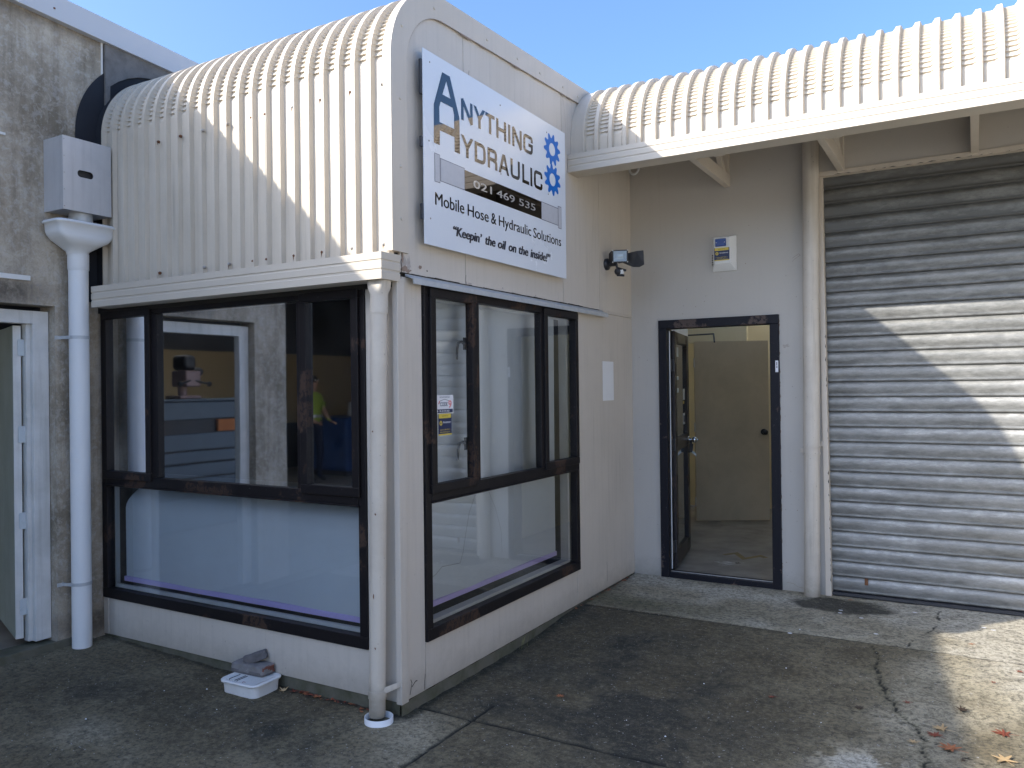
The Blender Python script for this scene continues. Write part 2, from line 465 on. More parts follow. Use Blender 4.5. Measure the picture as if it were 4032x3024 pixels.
nt.links.new(ramp(nt, nm, [(0.3, 0.72), (0.7, 0.92)]), b.inputs['Roughness'])
b.inputs['Specular IOR Level'].default_value = 0.35
bump(nt, b, math_n(nt, 'ADD', math_n(nt, 'MULTIPLY', nf, 0.8), math_n(nt, 'MULTIPLY', ng, 0.5)), 0.55, 0.006)
M['yard'] = m

# indoor concrete floor with pale scuffs
m, nt, b = nt_new('shop_floor')
v = pos(nt)
col = ramp(nt, noise(nt, v, 3, 6, 0.65), [(0.35, (0.17, 0.155, 0.13)), (0.65, (0.32, 0.29, 0.245))])
sx = nt.nodes.new('ShaderNodeSeparateXYZ')
nt.links.new(v, sx.inputs[0])
gx = math_n(nt, 'MULTIPLY', gauss(0.62, 0.24, sx.outputs[0]), gauss(3.72, 0.22, sx.outputs[1]))
col = mix(nt, ramp(nt, math_n(nt, 'ADD', math_n(nt, 'MULTIPLY', gx, 0.42), math_n(nt, 'MULTIPLY', noise(nt, pos(nt, (1.2, 2.6, 1)), 9, 8, 0.8), 0.9)), [(0.84, 0.0), (0.90, 0.85)]), col, (0.62, 0.61, 0.59))
nt.links.new(col, b.inputs['Base Color'])
b.inputs['Roughness'].default_value = 0.45
M['floor'] = m

# leaves
def leafmat(name, c1, c2):
    m, nt, b = nt_new(name)
    v = pos(nt)
    nt.links.new(mix(nt, noise(nt, v, 40, 4, 0.6), c1, c2), b.inputs['Base Color'])
    b.inputs['Roughness'].default_value = 0.6
    return m
M['leaf_red'] = leafmat('leaf_red', (0.26, 0.060, 0.028), (0.14, 0.035, 0.02))
M['leaf_tan'] = leafmat('leaf_tan', (0.52, 0.38, 0.20), (0.36, 0.22, 0.10))
M['leaf_orange'] = leafmat('leaf_orange', (0.42, 0.16, 0.06), (0.28, 0.09, 0.04))
M['leaf_dark'] = leafmat('leaf_dark', (0.03, 0.022, 0.016), (0.06, 0.035, 0.02))
M['grass'] = leafmat('grass', (0.14, 0.17, 0.05), (0.28, 0.26, 0.12))


# ------------------------------------------------------------------ mesh helpers (all coordinates in world metres)
class MB:
    def __init__(s):
        s.v = []
        s.f = []
        s.m = []
        s.smooth = []

    def add(s, verts, faces, mi=0, smooth=False):
        o = len(s.v)
        s.v += [tuple(q) for q in verts]
        for f in faces:
            s.f.append([i + o for i in f])
            s.m.append(mi)
            s.smooth.append(smooth)
        return s

    def box(s, x0, x1, y0, y1, z0, z1, mi=0):
        v = [(x0, y0, z0), (x1, y0, z0), (x1, y1, z0), (x0, y1, z0), (x0, y0, z1), (x1, y0, z1), (x1, y1, z1), (x0, y1, z1)]
        return s.add(v, [(0, 3, 2, 1), (4, 5, 6, 7), (0, 1, 5, 4), (1, 2, 6, 5), (2, 3, 7, 6), (3, 0, 4, 7)], mi)

    def hexa(s, bot, top, mi=0):
        v = list(bot) + list(top)
        return s.add(v, [(0, 3, 2, 1), (4, 5, 6, 7), (0, 1, 5, 4), (1, 2, 6, 5), (2, 3, 7, 6), (3, 0, 4, 7)], mi)

    def tube(s, pts, r, n=20, caps=True, mi=0, smooth=True):
        pts = [Vector(q) for q in pts]
        rr = r if isinstance(r, (list, tuple)) else [r] * len(pts)
        rings = []
        prev = None
        for i, p in enumerate(pts):
            d = (pts[min(i + 1, len(pts) - 1)] - pts[max(i - 1, 0)]).normalized()
            if prev is None:
                a = d.orthogonal().normalized()
            else:
                a = (prev - d * prev.dot(d)).normalized()
            prev = a
            b_ = d.cross(a)
            rings.append([p + (a * math.cos(2 * math.pi * k / n) + b_ * math.sin(2 * math.pi * k / n)) * rr[i] for k in range(n)])
        v = [q for ring in rings for q in ring]
        f = []
        for i in range(len(pts) - 1):
            for k in range(n):
                k2 = (k + 1) % n
                f.append((i * n + k, i * n + k2, (i + 1) * n + k2, (i + 1) * n + k))
        s.add(v, f, mi, smooth)
        if caps:
            s.add(rings[0], [tuple(reversed(range(n)))], mi)
            s.add(rings[-1], [tuple(range(n))], mi)
        return s

    def lathe(s, c, prof, n=28, mi=0, axis='z', sx=1.0, sy=1.0):
        """prof: (radius, height) pairs"""
        v = []
        for r, h in prof:
            for k in range(n):
                a = 2 * math.pi * k / n
                p = (r * math.cos(a) * sx, r * math.sin(a) * sy, h)
                if axis == 'y':
                    p = (p[0], h, p[1])
                if axis == 'x':
                    p = (h, p[0], p[1])
                v.append((c[0] + p[0], c[1] + p[1], c[2] + p[2]))
        f = []
        for i in range(len(prof) - 1):
            for k in range(n):
                k2 = (k + 1) % n
                f.append((i * n + k, i * n + k2, (i + 1) * n + k2, (i + 1) * n + k))
        return s.add(v, f, mi, True)

    def sphere(s, c, r, n=16, mi=0, sc=(1, 1, 1)):
        prof = [(max(1e-4, r * math.sin(math.pi * i / 10)), -r * math.cos(math.pi * i / 10)) for i in range(11)]
        v = []
        f = []
        for rr, h in prof:
            for k in range(n):
                a = 2 * math.pi * k / n
                v.append((c[0] + rr * math.cos(a) * sc[0], c[1] + rr * math.sin(a) * sc[1], c[2] + h * sc[2]))
        for i in range(10):
            for k in range(n):
                k2 = (k + 1) % n
                f.append((i * n + k, i * n + k2, (i + 1) * n + k2, (i + 1) * n + k))
        return s.add(v, f, mi, True)

    def sweep(s, prof, path, mi=0):
        """profile (outward offset, z) swept along an xy path with mitred corners; outward = right-hand side"""
        n = len(prof)
        P = [Vector((p[0], p[1])) for p in path]
        rings = []
        for i, p in enumerate(P):
            dirs = []
            if i > 0:
                dirs.append((P[i] - P[i - 1]).normalized())
            if i < len(P) - 1:
                dirs.append((P[i + 1] - P[i]).normalized())
            nr = [Vector((d.y, -d.x)) for d in dirs]
            if len(nr) == 2:
                mvec = (nr[0] + nr[1]).normalized()
                mvec = mvec / max(0.2, mvec.dot(nr[0]))
            else:
                mvec = nr[0]
            rings.append([(p.x + mvec.x * o, p.y + mvec.y * o, z) for o, z in prof])
        v = [q for r in rings for q in r]
        f = []
        for i in range(len(P) - 1):
            for k in range(n):
                k2 = (k + 1) % n
                f.append((i * n + k, (i + 1) * n + k, (i + 1) * n + k2, i * n + k2))
        s.add(v, f, mi)
        tri = tessellate_polygon([[Vector((a, b_, 0)) for a, b_ in prof]])
        s.add(rings[0], [tuple(t) for t in tri], mi)
        s.add(rings[-1], [tuple(reversed(t)) for t in tri], mi)
        return s

    def build(s, name, mats, parent=None, bevel=0.0, seg=2, fix=False):
        if not isinstance(mats, (list, tuple)):
            mats = [mats]
        me = bpy.data.meshes.new(name)
        off = world_loc(parent) if parent is not None else Vector((0, 0, 0))
        vv = [(a - off.x, b_ - off.y, c - off.z) for a, b_, c in s.v]
        me.from_pydata(vv, [], s.f)
        for mm in mats:
            me.materials.append(mm)
        me.polygons.foreach_set('material_index', s.m)
        me.polygons.foreach_set('use_smooth', s.smooth)
        if fix:
            import bmesh
            bm = bmesh.new()
            bm.from_mesh(me)
            bmesh.ops.recalc_face_normals(bm, faces=bm.faces)
            bm.to_mesh(me)
            bm.free()
        me.update()
        o = bpy.data.objects.new(name, me)
        COL.objects.link(o)
        if parent is not None:
            o.parent = parent
        if bevel:
            bv = o.modifiers.new('bevel', 'BEVEL')
            bv.width = bevel
            bv.segments = seg
            bv.limit_method = 'ANGLE'
        return o


def world_loc(o):
    v = Vector((0, 0, 0))
    while o is not None:
        v += o.location
        o = o.parent
    return v


def tag(o, label=None, cat=None, group=None, kind=None):
    if label:
        o['label'] = label
    if cat:
        o['category'] = cat
    if group:
        o['group'] = group
    if kind:
        o['kind'] = kind
    return o


def thing(name, label, cat, loc=(0, 0, 0), group=None, kind=None):
    o = bpy.data.objects.new(name, None)
    o.empty_display_size = 0.1
    o.location = loc
    COL.objects.link(o)
    return tag(o, label, cat, group, kind)


def arc(cx, cy, r, a0, a1, n):
    return [(cx + r * math.cos(a0 + (a1 - a0) * i / n), cy + r * math.sin(a0 + (a1 - a0) * i / n)) for i in range(n + 1)]


# planar drawing: U, V in the plane, H = height above it
def pl_x(x):          # plane facing +x : u -> y, v -> z
    return lambda u, v, h: (x + h, u, v)


def pl_y(y):          # plane facing -y : u -> x, v -> z
    return lambda u, v, h: (u, y - h, v)


def poly(mb, pf, loops, h=0.0, mi=0, thick=0.0):
    """filled polygon with holes; thick > 0 also gives it an edge down to h - thick"""
    vs = [Vector((a, b_, 0)) for lp in loops for a, b_ in lp]
    tris = tessellate_polygon([[Vector((a, b_, 0)) for a, b_ in lp] for lp in loops])
    fixed = []
    for t in tris:
        a, b_, c = vs[t[0]], vs[t[1]], vs[t[2]]
        cr = (b_ - a).cross(c - a).z
        fixed.append(tuple(t) if cr > 0 else tuple(reversed(t)))
    mb.add([pf(q.x, q.y, h) for q in vs], fixed, mi)
    if thick:
        for lp in loops:
            n = len(lp)
            area = sum(lp[i][0] * lp[(i + 1) % n][1] - lp[(i + 1) % n][0] * lp[i][1] for i in range(n))
            q = [pf(a, b_, h) for a, b_ in lp] + [pf(a, b_, h - thick) for a, b_ in lp]
            fs = [((i, i + n, (i + 1) % n + n, (i + 1) % n) if area > 0 else (i, (i + 1) % n, (i + 1) % n + n, i + n)) for i in range(n)]
            mb.add(q, fs, mi)
    return mb


def rrect(u0, u1, v0, v1, r, n=4):
    p = []
    for cx, cy, a in ((u1 - r, v0 + r, -90), (u1 - r, v1 - r, 0), (u0 + r, v1 - r, 90), (u0 + r, v0 + r, 180)):
        p += arc(cx, cy, r, D2R(a), D2R(a + 90), n)
    return p


def rounded_path(pts, r, closed=False):
    out = []
    n = len(pts)
    for i, p in enumerate(pts):
        if (not closed and i in (0, n - 1)):
            out.append(p)
            continue
        a = Vector(pts[i - 1])
        b_ = Vector(p)
        c = Vector(pts[(i + 1) % n])
        ri = r if not isinstance(r, (list, tuple)) else r[i]
        if ri <= 0:
            out.append(p)
            continue
        d1 = (a - b_).normalized()
        d2 = (c - b_).normalized()
        rr = min(ri, (a - b_).length * 0.5, (c - b_).length * 0.5)
        p1 = b_ + d1 * rr
        p2 = b_ + d2 * rr
        for k in range(5):
            t = k / 4
            q = p1 * (1 - t) ** 2 + b_ * 2 * t * (1 - t) + p2 * t * t
            out.append((q.x, q.y))
    return out


def stroke(mb, pf, pts, wx, wy=None, closed=False, r=0.0, h=0.0, mi=0):
    """ribbon of width wx (horizontal thickness) / wy (vertical thickness)"""
    wy = wy or wx
    pts = rounded_path(pts, r, closed) if r else list(pts)
    P = [Vector(p) for p in pts]
    n = len(P)
    Lh, Rh = [], []
    for i in range(n):
        a = P[i - 1] if (i > 0 or closed) else None
        c = P[(i + 1) % n] if (i < n - 1 or closed) else None
        ds = []
        if a is not None and (P[i] - a).length > 1e-7:
            ds.append((P[i] - a).normalized())
        if c is not None and (c - P[i]).length > 1e-7:
            ds.append((c - P[i]).normalized())
        nr = [Vector((-d.y, d.x)) for d in ds]
        mv = nr[0] if len(nr) == 1 else (nr[0] + nr[1]).normalized()
        k = 1.0 if len(nr) == 1 else 1 / max(0.4, mv.dot(nr[0]))
        o = Vector((mv.x * wx / 2, mv.y * wy / 2)) * k
        Lh.append(P[i] + o)
        Rh.append(P[i] - o)
    v = [pf(q.x, q.y, h) for q in Lh] + [pf(q.x, q.y, h) for q in Rh]
    m_ = n if closed else n - 1
    mb.add(v, [(i, i + n, (i + 1) % n + n, (i + 1) % n) for i in range(m_)], mi)
    return mb


def text(s, pf, u0, u1, v0, v1, name, mat, parent, h=0.001, bold=0.0, shear=0.0, fat=0.0):
    """built-in typeface fitted into the measured box"""
    cu = bpy.data.curves.new('txt', 'FONT')
    cu.body = s
    cu.size = 1.0
    cu.offset = bold
    cu.shear = shear
    cu.resolution_u = 3
    ob = bpy.data.objects.new('txt', cu)
    COL.objects.link(ob)
    dg = bpy.context.evaluated_depsgraph_get()
    dg.update()
    me = bpy.data.meshes.new_from_object(ob.evaluated_get(dg))
    bpy.data.objects.remove(ob)
    bpy.data.curves.remove(cu)
    n = len(me.vertices)
    co = np.empty(n * 3)
    me.vertices.foreach_get('co', co)
    co = co.reshape(-1, 3)
    mn = co.min(0)
    mx = co.max(0)
    su = (u1 - u0) / (mx[0] - mn[0])
    sv = (v1 - v0) / (mx[1] - mn[1])
    mb = MB()
    offs = [0.0] if not fat else [-fat, 0.0, fat]
    for q_, du in enumerate(offs):
        mb.add([pf(u0 + (c[0] - mn[0]) * su + du, v0 + (c[1] - mn[1]) * sv, h + 0.00015 * q_) for c in co], [tuple(p.vertices) for p in me.polygons])
    bpy.data.meshes.remove(me)
    return mb.build(name, mat, parent)


# ------------------------------------------------------------------ numpy value noise for the yard masks
rng = np.random.RandomState(3)
GR = rng.rand(256, 256)


def vnoise(x, y, sc, ox=0.0):
    x = x * sc + 100 + ox
    y = y * sc + 100 + ox * 1.7
    xi = np.floor(x).astype(int)
    yi = np.floor(y).astype(int)
    fx = x - xi
    fy = y - yi
    fx = fx * fx * (3 - 2 * fx)
    fy = fy * fy * (3 - 2 * fy)
    g = lambda a, b_: GR[a % 256, b_ % 256]
    return (g(xi, yi) * (1 - fx) + g(xi + 1, yi) * fx) * (1 - fy) + (g(xi, yi + 1) * (1 - fx) + g(xi + 1, yi + 1) * fx) * fy


def fbm(x, y, sc, ox=0.0, o=5):
    a = 0
    amp = 1
    t = 0
    for i in range(o):
        a = a + amp * vnoise(x, y, sc * 2 ** i, ox + 13 * i)
        t += amp
        amp *= 0.55
    return a / t


def ground_h(x, y):
    x = np.asarray(x, float)
    y = np.asarray(y, float)
    t = np.clip((y - 1.05) / 1.05, 0, 1)
    t = t * t * (3 - 2 * t)
    zr = -0.060 * (1 - t) - 0.008 * t
    sx = np.clip((x + 2.45) / 1.55, 0, 1)
    zl = -0.012 * (1 - sx) - 0.060 * sx
    return np.where(x < 0, np.maximum(zl, -0.06), zr) - 0.01 * np.clip(-y - 0.5, 0, 4)


def gh(x, y):
    return float(ground_h(x, y))


def seg_dist(x, y, pts):
    d = np.full(x.shape, 9.0)
    for (ax, ay), (bx, by) in zip(pts[:-1], pts[1:]):
        dx, dy = bx - ax, by - ay
        t = np.clip(((x - ax) * dx + (y - ay) * dy) / (dx * dx + dy * dy + 1e-9), 0, 1)
        d = np.minimum(d, np.hypot(x - ax - t * dx, y - ay - t * dy))
    return d


# ================================================================== THE YARD
ground = thing('ground', 'stained old concrete yard in front of the units', None, (0, 0, 0), kind='structure')
del ground['label']

x0, x1, y0, y1, st = -2.62, 3.50, -2.0, 3.14, 0.0125
nx = int((x1 - x0) / st) + 1
ny = int((y1 - y0) / st) + 1
gx_, gy_ = np.meshgrid(np.linspace(x0, x1, nx), np.linspace(y0, y1, ny))
X = gx_.ravel()
Y = gy_.ravel()
Z = ground_h(X, Y)
jit = (fbm(X, Y, 9, 5) - 0.5)
jx = X + 0.018 * (fbm(X, Y, 16, 9) - 0.5)
jy = Y + 0.018 * (fbm(X, Y, 16, 31) - 0.5)
Z = Z + 0.006 * (fbm(X, Y, 3.0, 2) - 0.5) + 0.0030 * (fbm(X, Y, 30, 7, 3) - 0.5)
crackA = [(1.919, 2.06), (1.961, 1.857), (1.985, 1.658), (2.044, 1.433), (2.11, 1.237), (2.154, 1.166), (2.201, 1.076), (2.241, 0.929), (2.27, 0.726), (2.267, 0.561), (2.25, 0.3)]
crackB = [(2.251, 3.13), (2.24, 2.78), (2.227, 2.531), (2.178, 2.417), (2.097, 2.165), (2.086, 2.08)]
crackC = [(2.24, 0.93), (2.45, 0.80), (2.62, 0.72)]
crackD = [(2.201, 1.076), (1.95, 1.12), (1.8, 1.18)]
jx2 = X + 0.075 * (fbm(X, Y, 14, 77) - 0.5)
jy2 = Y + 0.075 * (fbm(X, Y, 14, 91) - 0.5)
dA = seg_dist(jx2, jy2, crackA)
dB = seg_dist(jx2, jy2, crackB)
dC = np.minimum(seg_dist(jx2, jy2, crackC), seg_dist(jx2, jy2, crackD))
d1 = np.where(X > -0.02, np.abs(jy - 2.075 + 0.02 * np.clip((X - 1.0) / -1.0, -1, 1)), 9)   # apron joint
d2 = np.where(X > 0.0, np.abs(jy - 0.132), 9)                 # joint running right from the corner
d3 = np.where((Y < 0.33), np.abs(jx - 0.33), 9)               # joint running towards the camera
grain = fbm(X, Y, 40, 3, 3)
wA = 0.0045 + 0.011 * np.clip(fbm(X, Y, 14, 55) - 0.25, 0, 1)
crk = np.zeros_like(X)
for d, w_, dep in ((dA, wA, 0.010), (dB, wA * 0.8, 0.006), (dC, wA * 0.5, 0.004), (d1, 0.008, 0.006), (d2, 0.014, 0.014), (d3, 0.012, 0.012)):
    k = np.clip(1 - d / w_, 0, 1)
    Z = Z - dep * np.sqrt(k)
    crk = np.maximum(crk, np.clip(1.15 - d / w_, 0, 1))
# d2 joint fades towards the right
# dirt against the walls
dw = np.where(Y > 0, X, np.hypot(X * 0 + Y, 0))
n_a = fbm(X, Y, 1.3, 40)
n_b = fbm(X, Y, 3.2, 60)
n_c = fbm(X, Y, 7.0, 80)
G = lambda cx, cy, sx_, sy_: np.exp(-((X - cx) / sx_) ** 2 - ((Y - cy) / sy_) ** 2)
apron = np.clip((Y - 2.075) / 0.02, 0, 1) * (X > -0.1)
pale = 0.14 + 0.75 * (n_a - 0.5) + 0.55 * (n_b - 0.5)
pale = pale + 0.62 * apron + 0.45 * np.clip((X - 2.2) / 0.4, 0, 1) * np.clip((Y - 1.2) / 1.2, 0, 1)
pale += apron * (0.40 * G(1.05, 2.85, 0.55, 0.16) + 0.22 * G(0.25, 3.0, 0.5, 0.12) + 0.20 * G(2.25, 2.8, 0.45, 0.28)) * (0.5 + n_c)
pale += 0.42 * (X < 0.335) * (Y < 0.14) * G(0.15, -0.15, 0.34, 0.34)                      # bare slab at the corner
pale += 0.22 * G(-2.35, -0.12, 0.22, 0.16)
pale += 0.34 * np.clip((X - 1.25) / 1.2, 0, 1) * (1 - apron) * (0.55 + 0.5 * np.clip((Y - 0.2) / 1.8, 0, 1))
pale += 0.75 * G(2.02, 0.52, 0.20, 0.16) * (n_c > 0.40)
pale += 0.10 * np.exp(-((X - 0.13 - 0.04 * n_b) / 0.035) ** 2) * (Y > 0.2) * (Y < 1.9)
pale += 0.20 * G(-1.5, -0.9, 0.5, 0.3)
dark = 0.60 * G(0.75, 0.75, 0.95, 0.85) + 0.45 * G(0.5, 1.8, 0.7, 0.35) + 0.55 * G(-0.45, -0.45, 0.55, 0.25) + 0.45 * G(-1.6, -0.55, 0.7, 0.25) + 0.25 * G(-1.4, -0.1, 0.6, 0.12) + 0.25 * G(1.3, 0.1, 0.5, 0.6)
dark = dark * np.clip(0.1 + 2.6 * (n_b - 0.22) + 0.8 * (n_c - 0.5), 0, 2) * (1 - apron) * 1.15
wx = X + 0.22 * (fbm(X, Y, 5, 17) - 0.5)
wy = Y + 0.16 * (fbm(X, Y, 6, 27) - 0.5)
dark += apron * 0.85 * np.clip(1.6 * (1.0 - ((wx - 1.63) / 0.40) ** 2 - ((wy - 2.86) / 0.25) ** 2), 0, 1) * (0.75 + 0.4 * n_c)
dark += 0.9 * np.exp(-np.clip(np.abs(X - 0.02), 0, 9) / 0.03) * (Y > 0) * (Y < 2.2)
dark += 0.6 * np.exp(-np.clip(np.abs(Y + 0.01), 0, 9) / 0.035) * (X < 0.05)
dark += 0.35 * np.exp(-d1 / 0.05) * (Y < 2.08) * (X < 1.4)
moss = apron * (0.85 * G(0.35, 2.28, 0.65, 0.22) + 0.25 * G(1.3, 2.3, 0.6, 0.2)) + 0.45 * np.exp(-np.abs(X - 0.03) / 0.05) * (Y > 0) + 0.30 * G(-0.3, -0.35, 0.6, 0.3) + 0.22 * G(1.4, 1.2, 1.0, 0.9)
moss += 0.55 * np.exp(-dA / 0.03)
cols = np.stack([np.clip(pale, 0, 1), np.clip(dark, 0, 1), np.clip(moss, 0, 1), np.clip(crk, 0, 1)], 1)
V = np.stack([X, Y, Z], 1)
idx = np.arange(nx * ny).reshape(ny, nx)
quads = np.stack([idx[:-1, :-1], idx[:-1, 1:], idx[1:, 1:], idx[1:, :-1]], -1).reshape(-1, 4)
fc = V[quads].mean(1)
reg = np.where((fc[:, 1] > 2.075) & (fc[:, 0] > -0.02), 3, np.where((fc[:, 1] > 0.132) & (fc[:, 0] > -0.02), 2, np.where(fc[:, 0] < 0.33, 0, 1)))
for rgi in range(4):
    q = quads[reg == rgi]
    used, inv = np.unique(q, return_inverse=True)
    me = bpy.data.meshes.new('slab')
    me.vertices.add(len(used))
    me.vertices.foreach_set('co', V[used].ravel())
    me.loops.add(len(q) * 4)
    me.loops.foreach_set('vertex_index', inv.ravel().astype(np.int32))
    me.polygons.add(len(q))
    me.polygons.foreach_set('loop_start', np.arange(0, len(q) * 4, 4, dtype=np.int32))
    me.update(calc_edges=True)
    ca = me.color_attributes.new('stain', 'FLOAT_COLOR', 'POINT')
    ca.data.foreach_set('color', cols[used].ravel())
    me.polygons.foreach_set('use_smooth', [True] * len(q))
    me.materials.append(M['yard'])
    o = bpy.data.objects.new('slab', me)
    COL.objects.link(o)
    o.parent = ground
# the yard beyond the detailed slabs
mb = MB()
zb = -0.10
FX0, FX1, FY0, FY1 = x0, x1, y0, y1
def gq(a, b_, c, d_):
    mb.add([(a, c, gh(a, c) - 0.004), (b_, c, gh(b_, c) - 0.004), (b_, d_, gh(b_, d_) - 0.004), (a, d_, gh(a, d_) - 0.004)], [(0, 1, 2, 3)])
gq(FX1, 80, -80, FY1)
gq(-80, FX0, -80, FY1)
gq(FX0, FX1, -80, FY0)
mb.add([(-80, FY1, -0.02), (80, FY1, -0.02), (80, 80, -0.02), (-80, 80, -0.02)], [(0, 1, 2, 3)])
o = mb.build('outer_yard', M['yard'], ground)
ca = o.data.color_attributes.new('stain', 'FLOAT_COLOR', 'POINT')
for i in range(len(o.data.vertices)):
    ca.data[i].color = (1.0, 0.0, 0.05, 0)

# ================================================================== THE CREAM BUILDING
bld = thing('workshop_building', 'cream workshop building with corrugated bullnose roof, black framed windows and roller door', 'building', (0, 0, 0))


# ---- crimp-curved corrugated sheets
def curved_sheet(xa, xb, yf, z0, zc, R, ylen, phase=0.0, slope=0.046, prouder=0.0):
    """front face at y = yf from z0 to zc, then a crimped quarter turn of radius R, then the roof"""
    pitch, hr = 0.105, 0.025
    xs = []
    k = math.floor((xa - phase) / pitch) - 1
    while phase + k * pitch < xb + pitch:
        b0 = phase + k * pitch
        for dx, hh, kind in ((0.0, 0, 0), (0.052, 0, 0), (0.064, hr * 0.55, 1), (0.070, hr, 2), (0.097, hr, 2), (0.1005, hr * 0.5, 1)):
            xx = b0 + dx
            xs.append((xx, hh, kind))
        k += 1
    full = xs
    def interp(x_):
        for p, q in zip(full[:-1], full[1:]):
            if p[0] <= x_ <= q[0]:
                t = (x_ - p[0]) / (q[0] - p[0])
                return (x_, p[1] + t * (q[1] - p[1]), 2 if (p[2] == 2 and q[2] == 2) else 0 if (p[2] == 0 and q[2] == 0) else 1)
        return (x_, 0, 0)
    xs = [interp(xa)] + [p for p in full if xa + 1e-5 < p[0] < xb - 1e-5] + [interp(xb)]
    amax = math.pi / 2 - math.atan(slope)
    rows = [(0.0, z0, 0.0, 0), (0.0, (z0 + zc) * 0.5, 0.0, 0), (0.0, zc - 0.004, 0.0, 0)]
    ncr = 22
    for i in range(ncr):
        for t, c in ((0.04, 0.0), (0.5, 0.45), (0.90, 1.0), (0.97, 1.0)):
            a = amax * (i + t) / ncr
            rows.append((R - R * math.cos(a), zc + R * math.sin(a), a, c))
    ye, ze = R - R * math.cos(amax), zc + R * math.sin(amax)
    for d in (0.02, ylen * 0.5, ylen):
        rows.append((ye + d, ze + slope * d, amax, 0))
    v = []
    for (dy, z, a, c) in rows:
        ny_, nz_ = -math.cos(a), math.sin(a)
        for (xx, hh, kind) in xs:
            off = hh + prouder
            if c and kind == 0:
                off -= 0.0105 * c
            elif c and kind == 1:
                off -= 0.0095 * c
            v.append((xx, yf + dy + ny_ * off, z + nz_ * off))
    n = len(xs)
    f = [(i * n + k, i * n + k + 1, (i + 1) * n + k + 1, (i + 1) * n + k) for i in range(len(rows) - 1) for k in range(n - 1)]
    return v, f


def add_sheet(xa, xb, *a, **kw):
    v, f = curved_sheet(xa, xb, *a, **kw)
    mb = MB()
    mb.add(v, f)
    o = mb.build('roof_sheet', M['roof'], bld)
    return o


WY, WZC, WR = -0.012, 3.19, 0.435
for i, (a, b_) in enumerate(((-0.869, -0.004), (-1.709, -0.861), (-2.215, -1.701), (-2.335, -2.207))):
    add_sheet(a, b_, WY, 2.13, WZC, WR, 4.4, phase=-0.112, prouder=0.0018 * (i % 2))
DY, DZC, DR = 2.012, 3.30, 0.445
sx_ = 0.098
i = 0
while sx_ < 8.5:
    add_sheet(sx_, sx_ + 0.850, DY, 3.12, DZC, DR, 1.55, phase=0.118, slope=0.046, prouder=0.0018 * (i % 2))
    sx_ += 0.84
    i += 1


def smooth_curve_strip(mb, xa, xb, yf, z0, zc, R, slope, ylen, off=0.0, thick=0.0):
    amax = math.pi / 2 - math.atan(slope)
    path = [(0.0, z0, 0.0)] + [(R - R * math.cos(amax * i / 24), zc + R * math.sin(amax * i / 24), amax * i / 24) for i in range(25)]
    e = path[-1]
    path.append((e[0] + ylen, e[1] + slope * ylen, amax))
    v = []
    for dy, z, a in path:
        ny_, nz_ = -math.cos(a), math.sin(a)
        for xx, o_ in ((xa, off), (xb, off)):
            v.append((xx, yf + dy + ny_ * o_, z + nz_ * o_))
    n = len(path)
    mb.add(v, [(2 * i, 2 * i + 1, 2 * i + 3, 2 * i + 2) for i in range(n - 1)], 0, True)
    return [(yf + dy, z, a) for dy, z, a in path]


# barge flashing that finishes the office roof along the sign wall
mb = MB()
px = 0.012
outer = []
amax = math.pi / 2 - math.atan(0.046)
for dy, z, a in [(0, 2.235, 0.0)] + [(WR - WR * math.cos(amax * i / 20), WZC + WR * math.sin(amax * i / 20), amax * i / 20) for i in range(21)] + [(WR + 4.3, WZC + WR * math.sin(amax) + 0.046 * 4.3, amax)]:
    outer.append((WY + dy, z, a))
rim = [(y_ - math.cos(a) * 0.030, z_ + math.sin(a) * 0.030) for y_, z_, a in outer]
inn = [(y_ + math.cos(a) * 0.098, z_ - math.sin(a) * 0.098) for y_, z_, a in outer]
n = len(rim)
v = [(px, a, b_) for a, b_ in rim] + [(px, a, b_) for a, b_ in inn]
mb.add(v, [(i, i + n, i + 1 + n, i + 1) for i in range(n - 1)])
v = [(px, a, b_) for a, b_ in inn] + [(px - 0.008, a, b_) for a, b_ in inn]
mb.add(v, [(i, i + n, i + 1 + n, i + 1) for i in range(n - 1)])
v = [(px, a, b_) for a, b_ in rim] + [(-0.03, a, b_) for a, b_ in rim]
mb.add(v, [(i, i + 1, i + 1 + n, i + n) for i in range(n - 1)], 0, False)
v = [(-0.03, a, b_) for a, b_ in rim] + [(-0.03, a - (a - b2) * 0 + 0.0, c) for (a, c), b2 in zip([(y_, z_) for y_, z_, _ in outer], [0] * n)]
mb.add(v, [(i, i + 1, i + 1 + n, i + n) for i in range(n - 1)], 0, False)
mb.add([(px, rim[0][0], 2.235), (px, inn[0][0], 2.235), (-0.03, inn[0][0], 2.235), (-0.03, rim[0][0], 2.235)], [(0, 3, 2, 1)])
mb.build('barge_flashing', M['cream'], bld)
# its screw heads
for (y_, z_) in ((0.05, 3.37), (0.33, 3.57), (0.86, 3.60), (1.22, 3.615), (1.52, 3.625), (1.86, 3.64), (2.1, 3.65), (0.028, 3.0), (0.03, 2.66), (0.03, 2.40)):
    MB().lathe((px, y_, z_), [(0.009, -0.003), (0.009, 0.001), (0.006, 0.004), (0.0005, 0.005)], 10, axis='x').build('screw', M['cream'], bld)

# end flashing where the canopy roof meets the sign wall
mb = MB()
smooth_curve_strip(mb, 0.001, 0.106, DY, 3.12, DZC, DR, 0.046, 3.0, 0.014)
mb2 = MB()
mb.build('end_flashing', M['cream'], bld)
mb = MB()
smooth_curve_strip(mb, 0.099, 0.107, DY, 3.12, DZC, DR, 0.046, 3.0, 0.003)
mb.build('flashing_gap', M['dark'], bld)

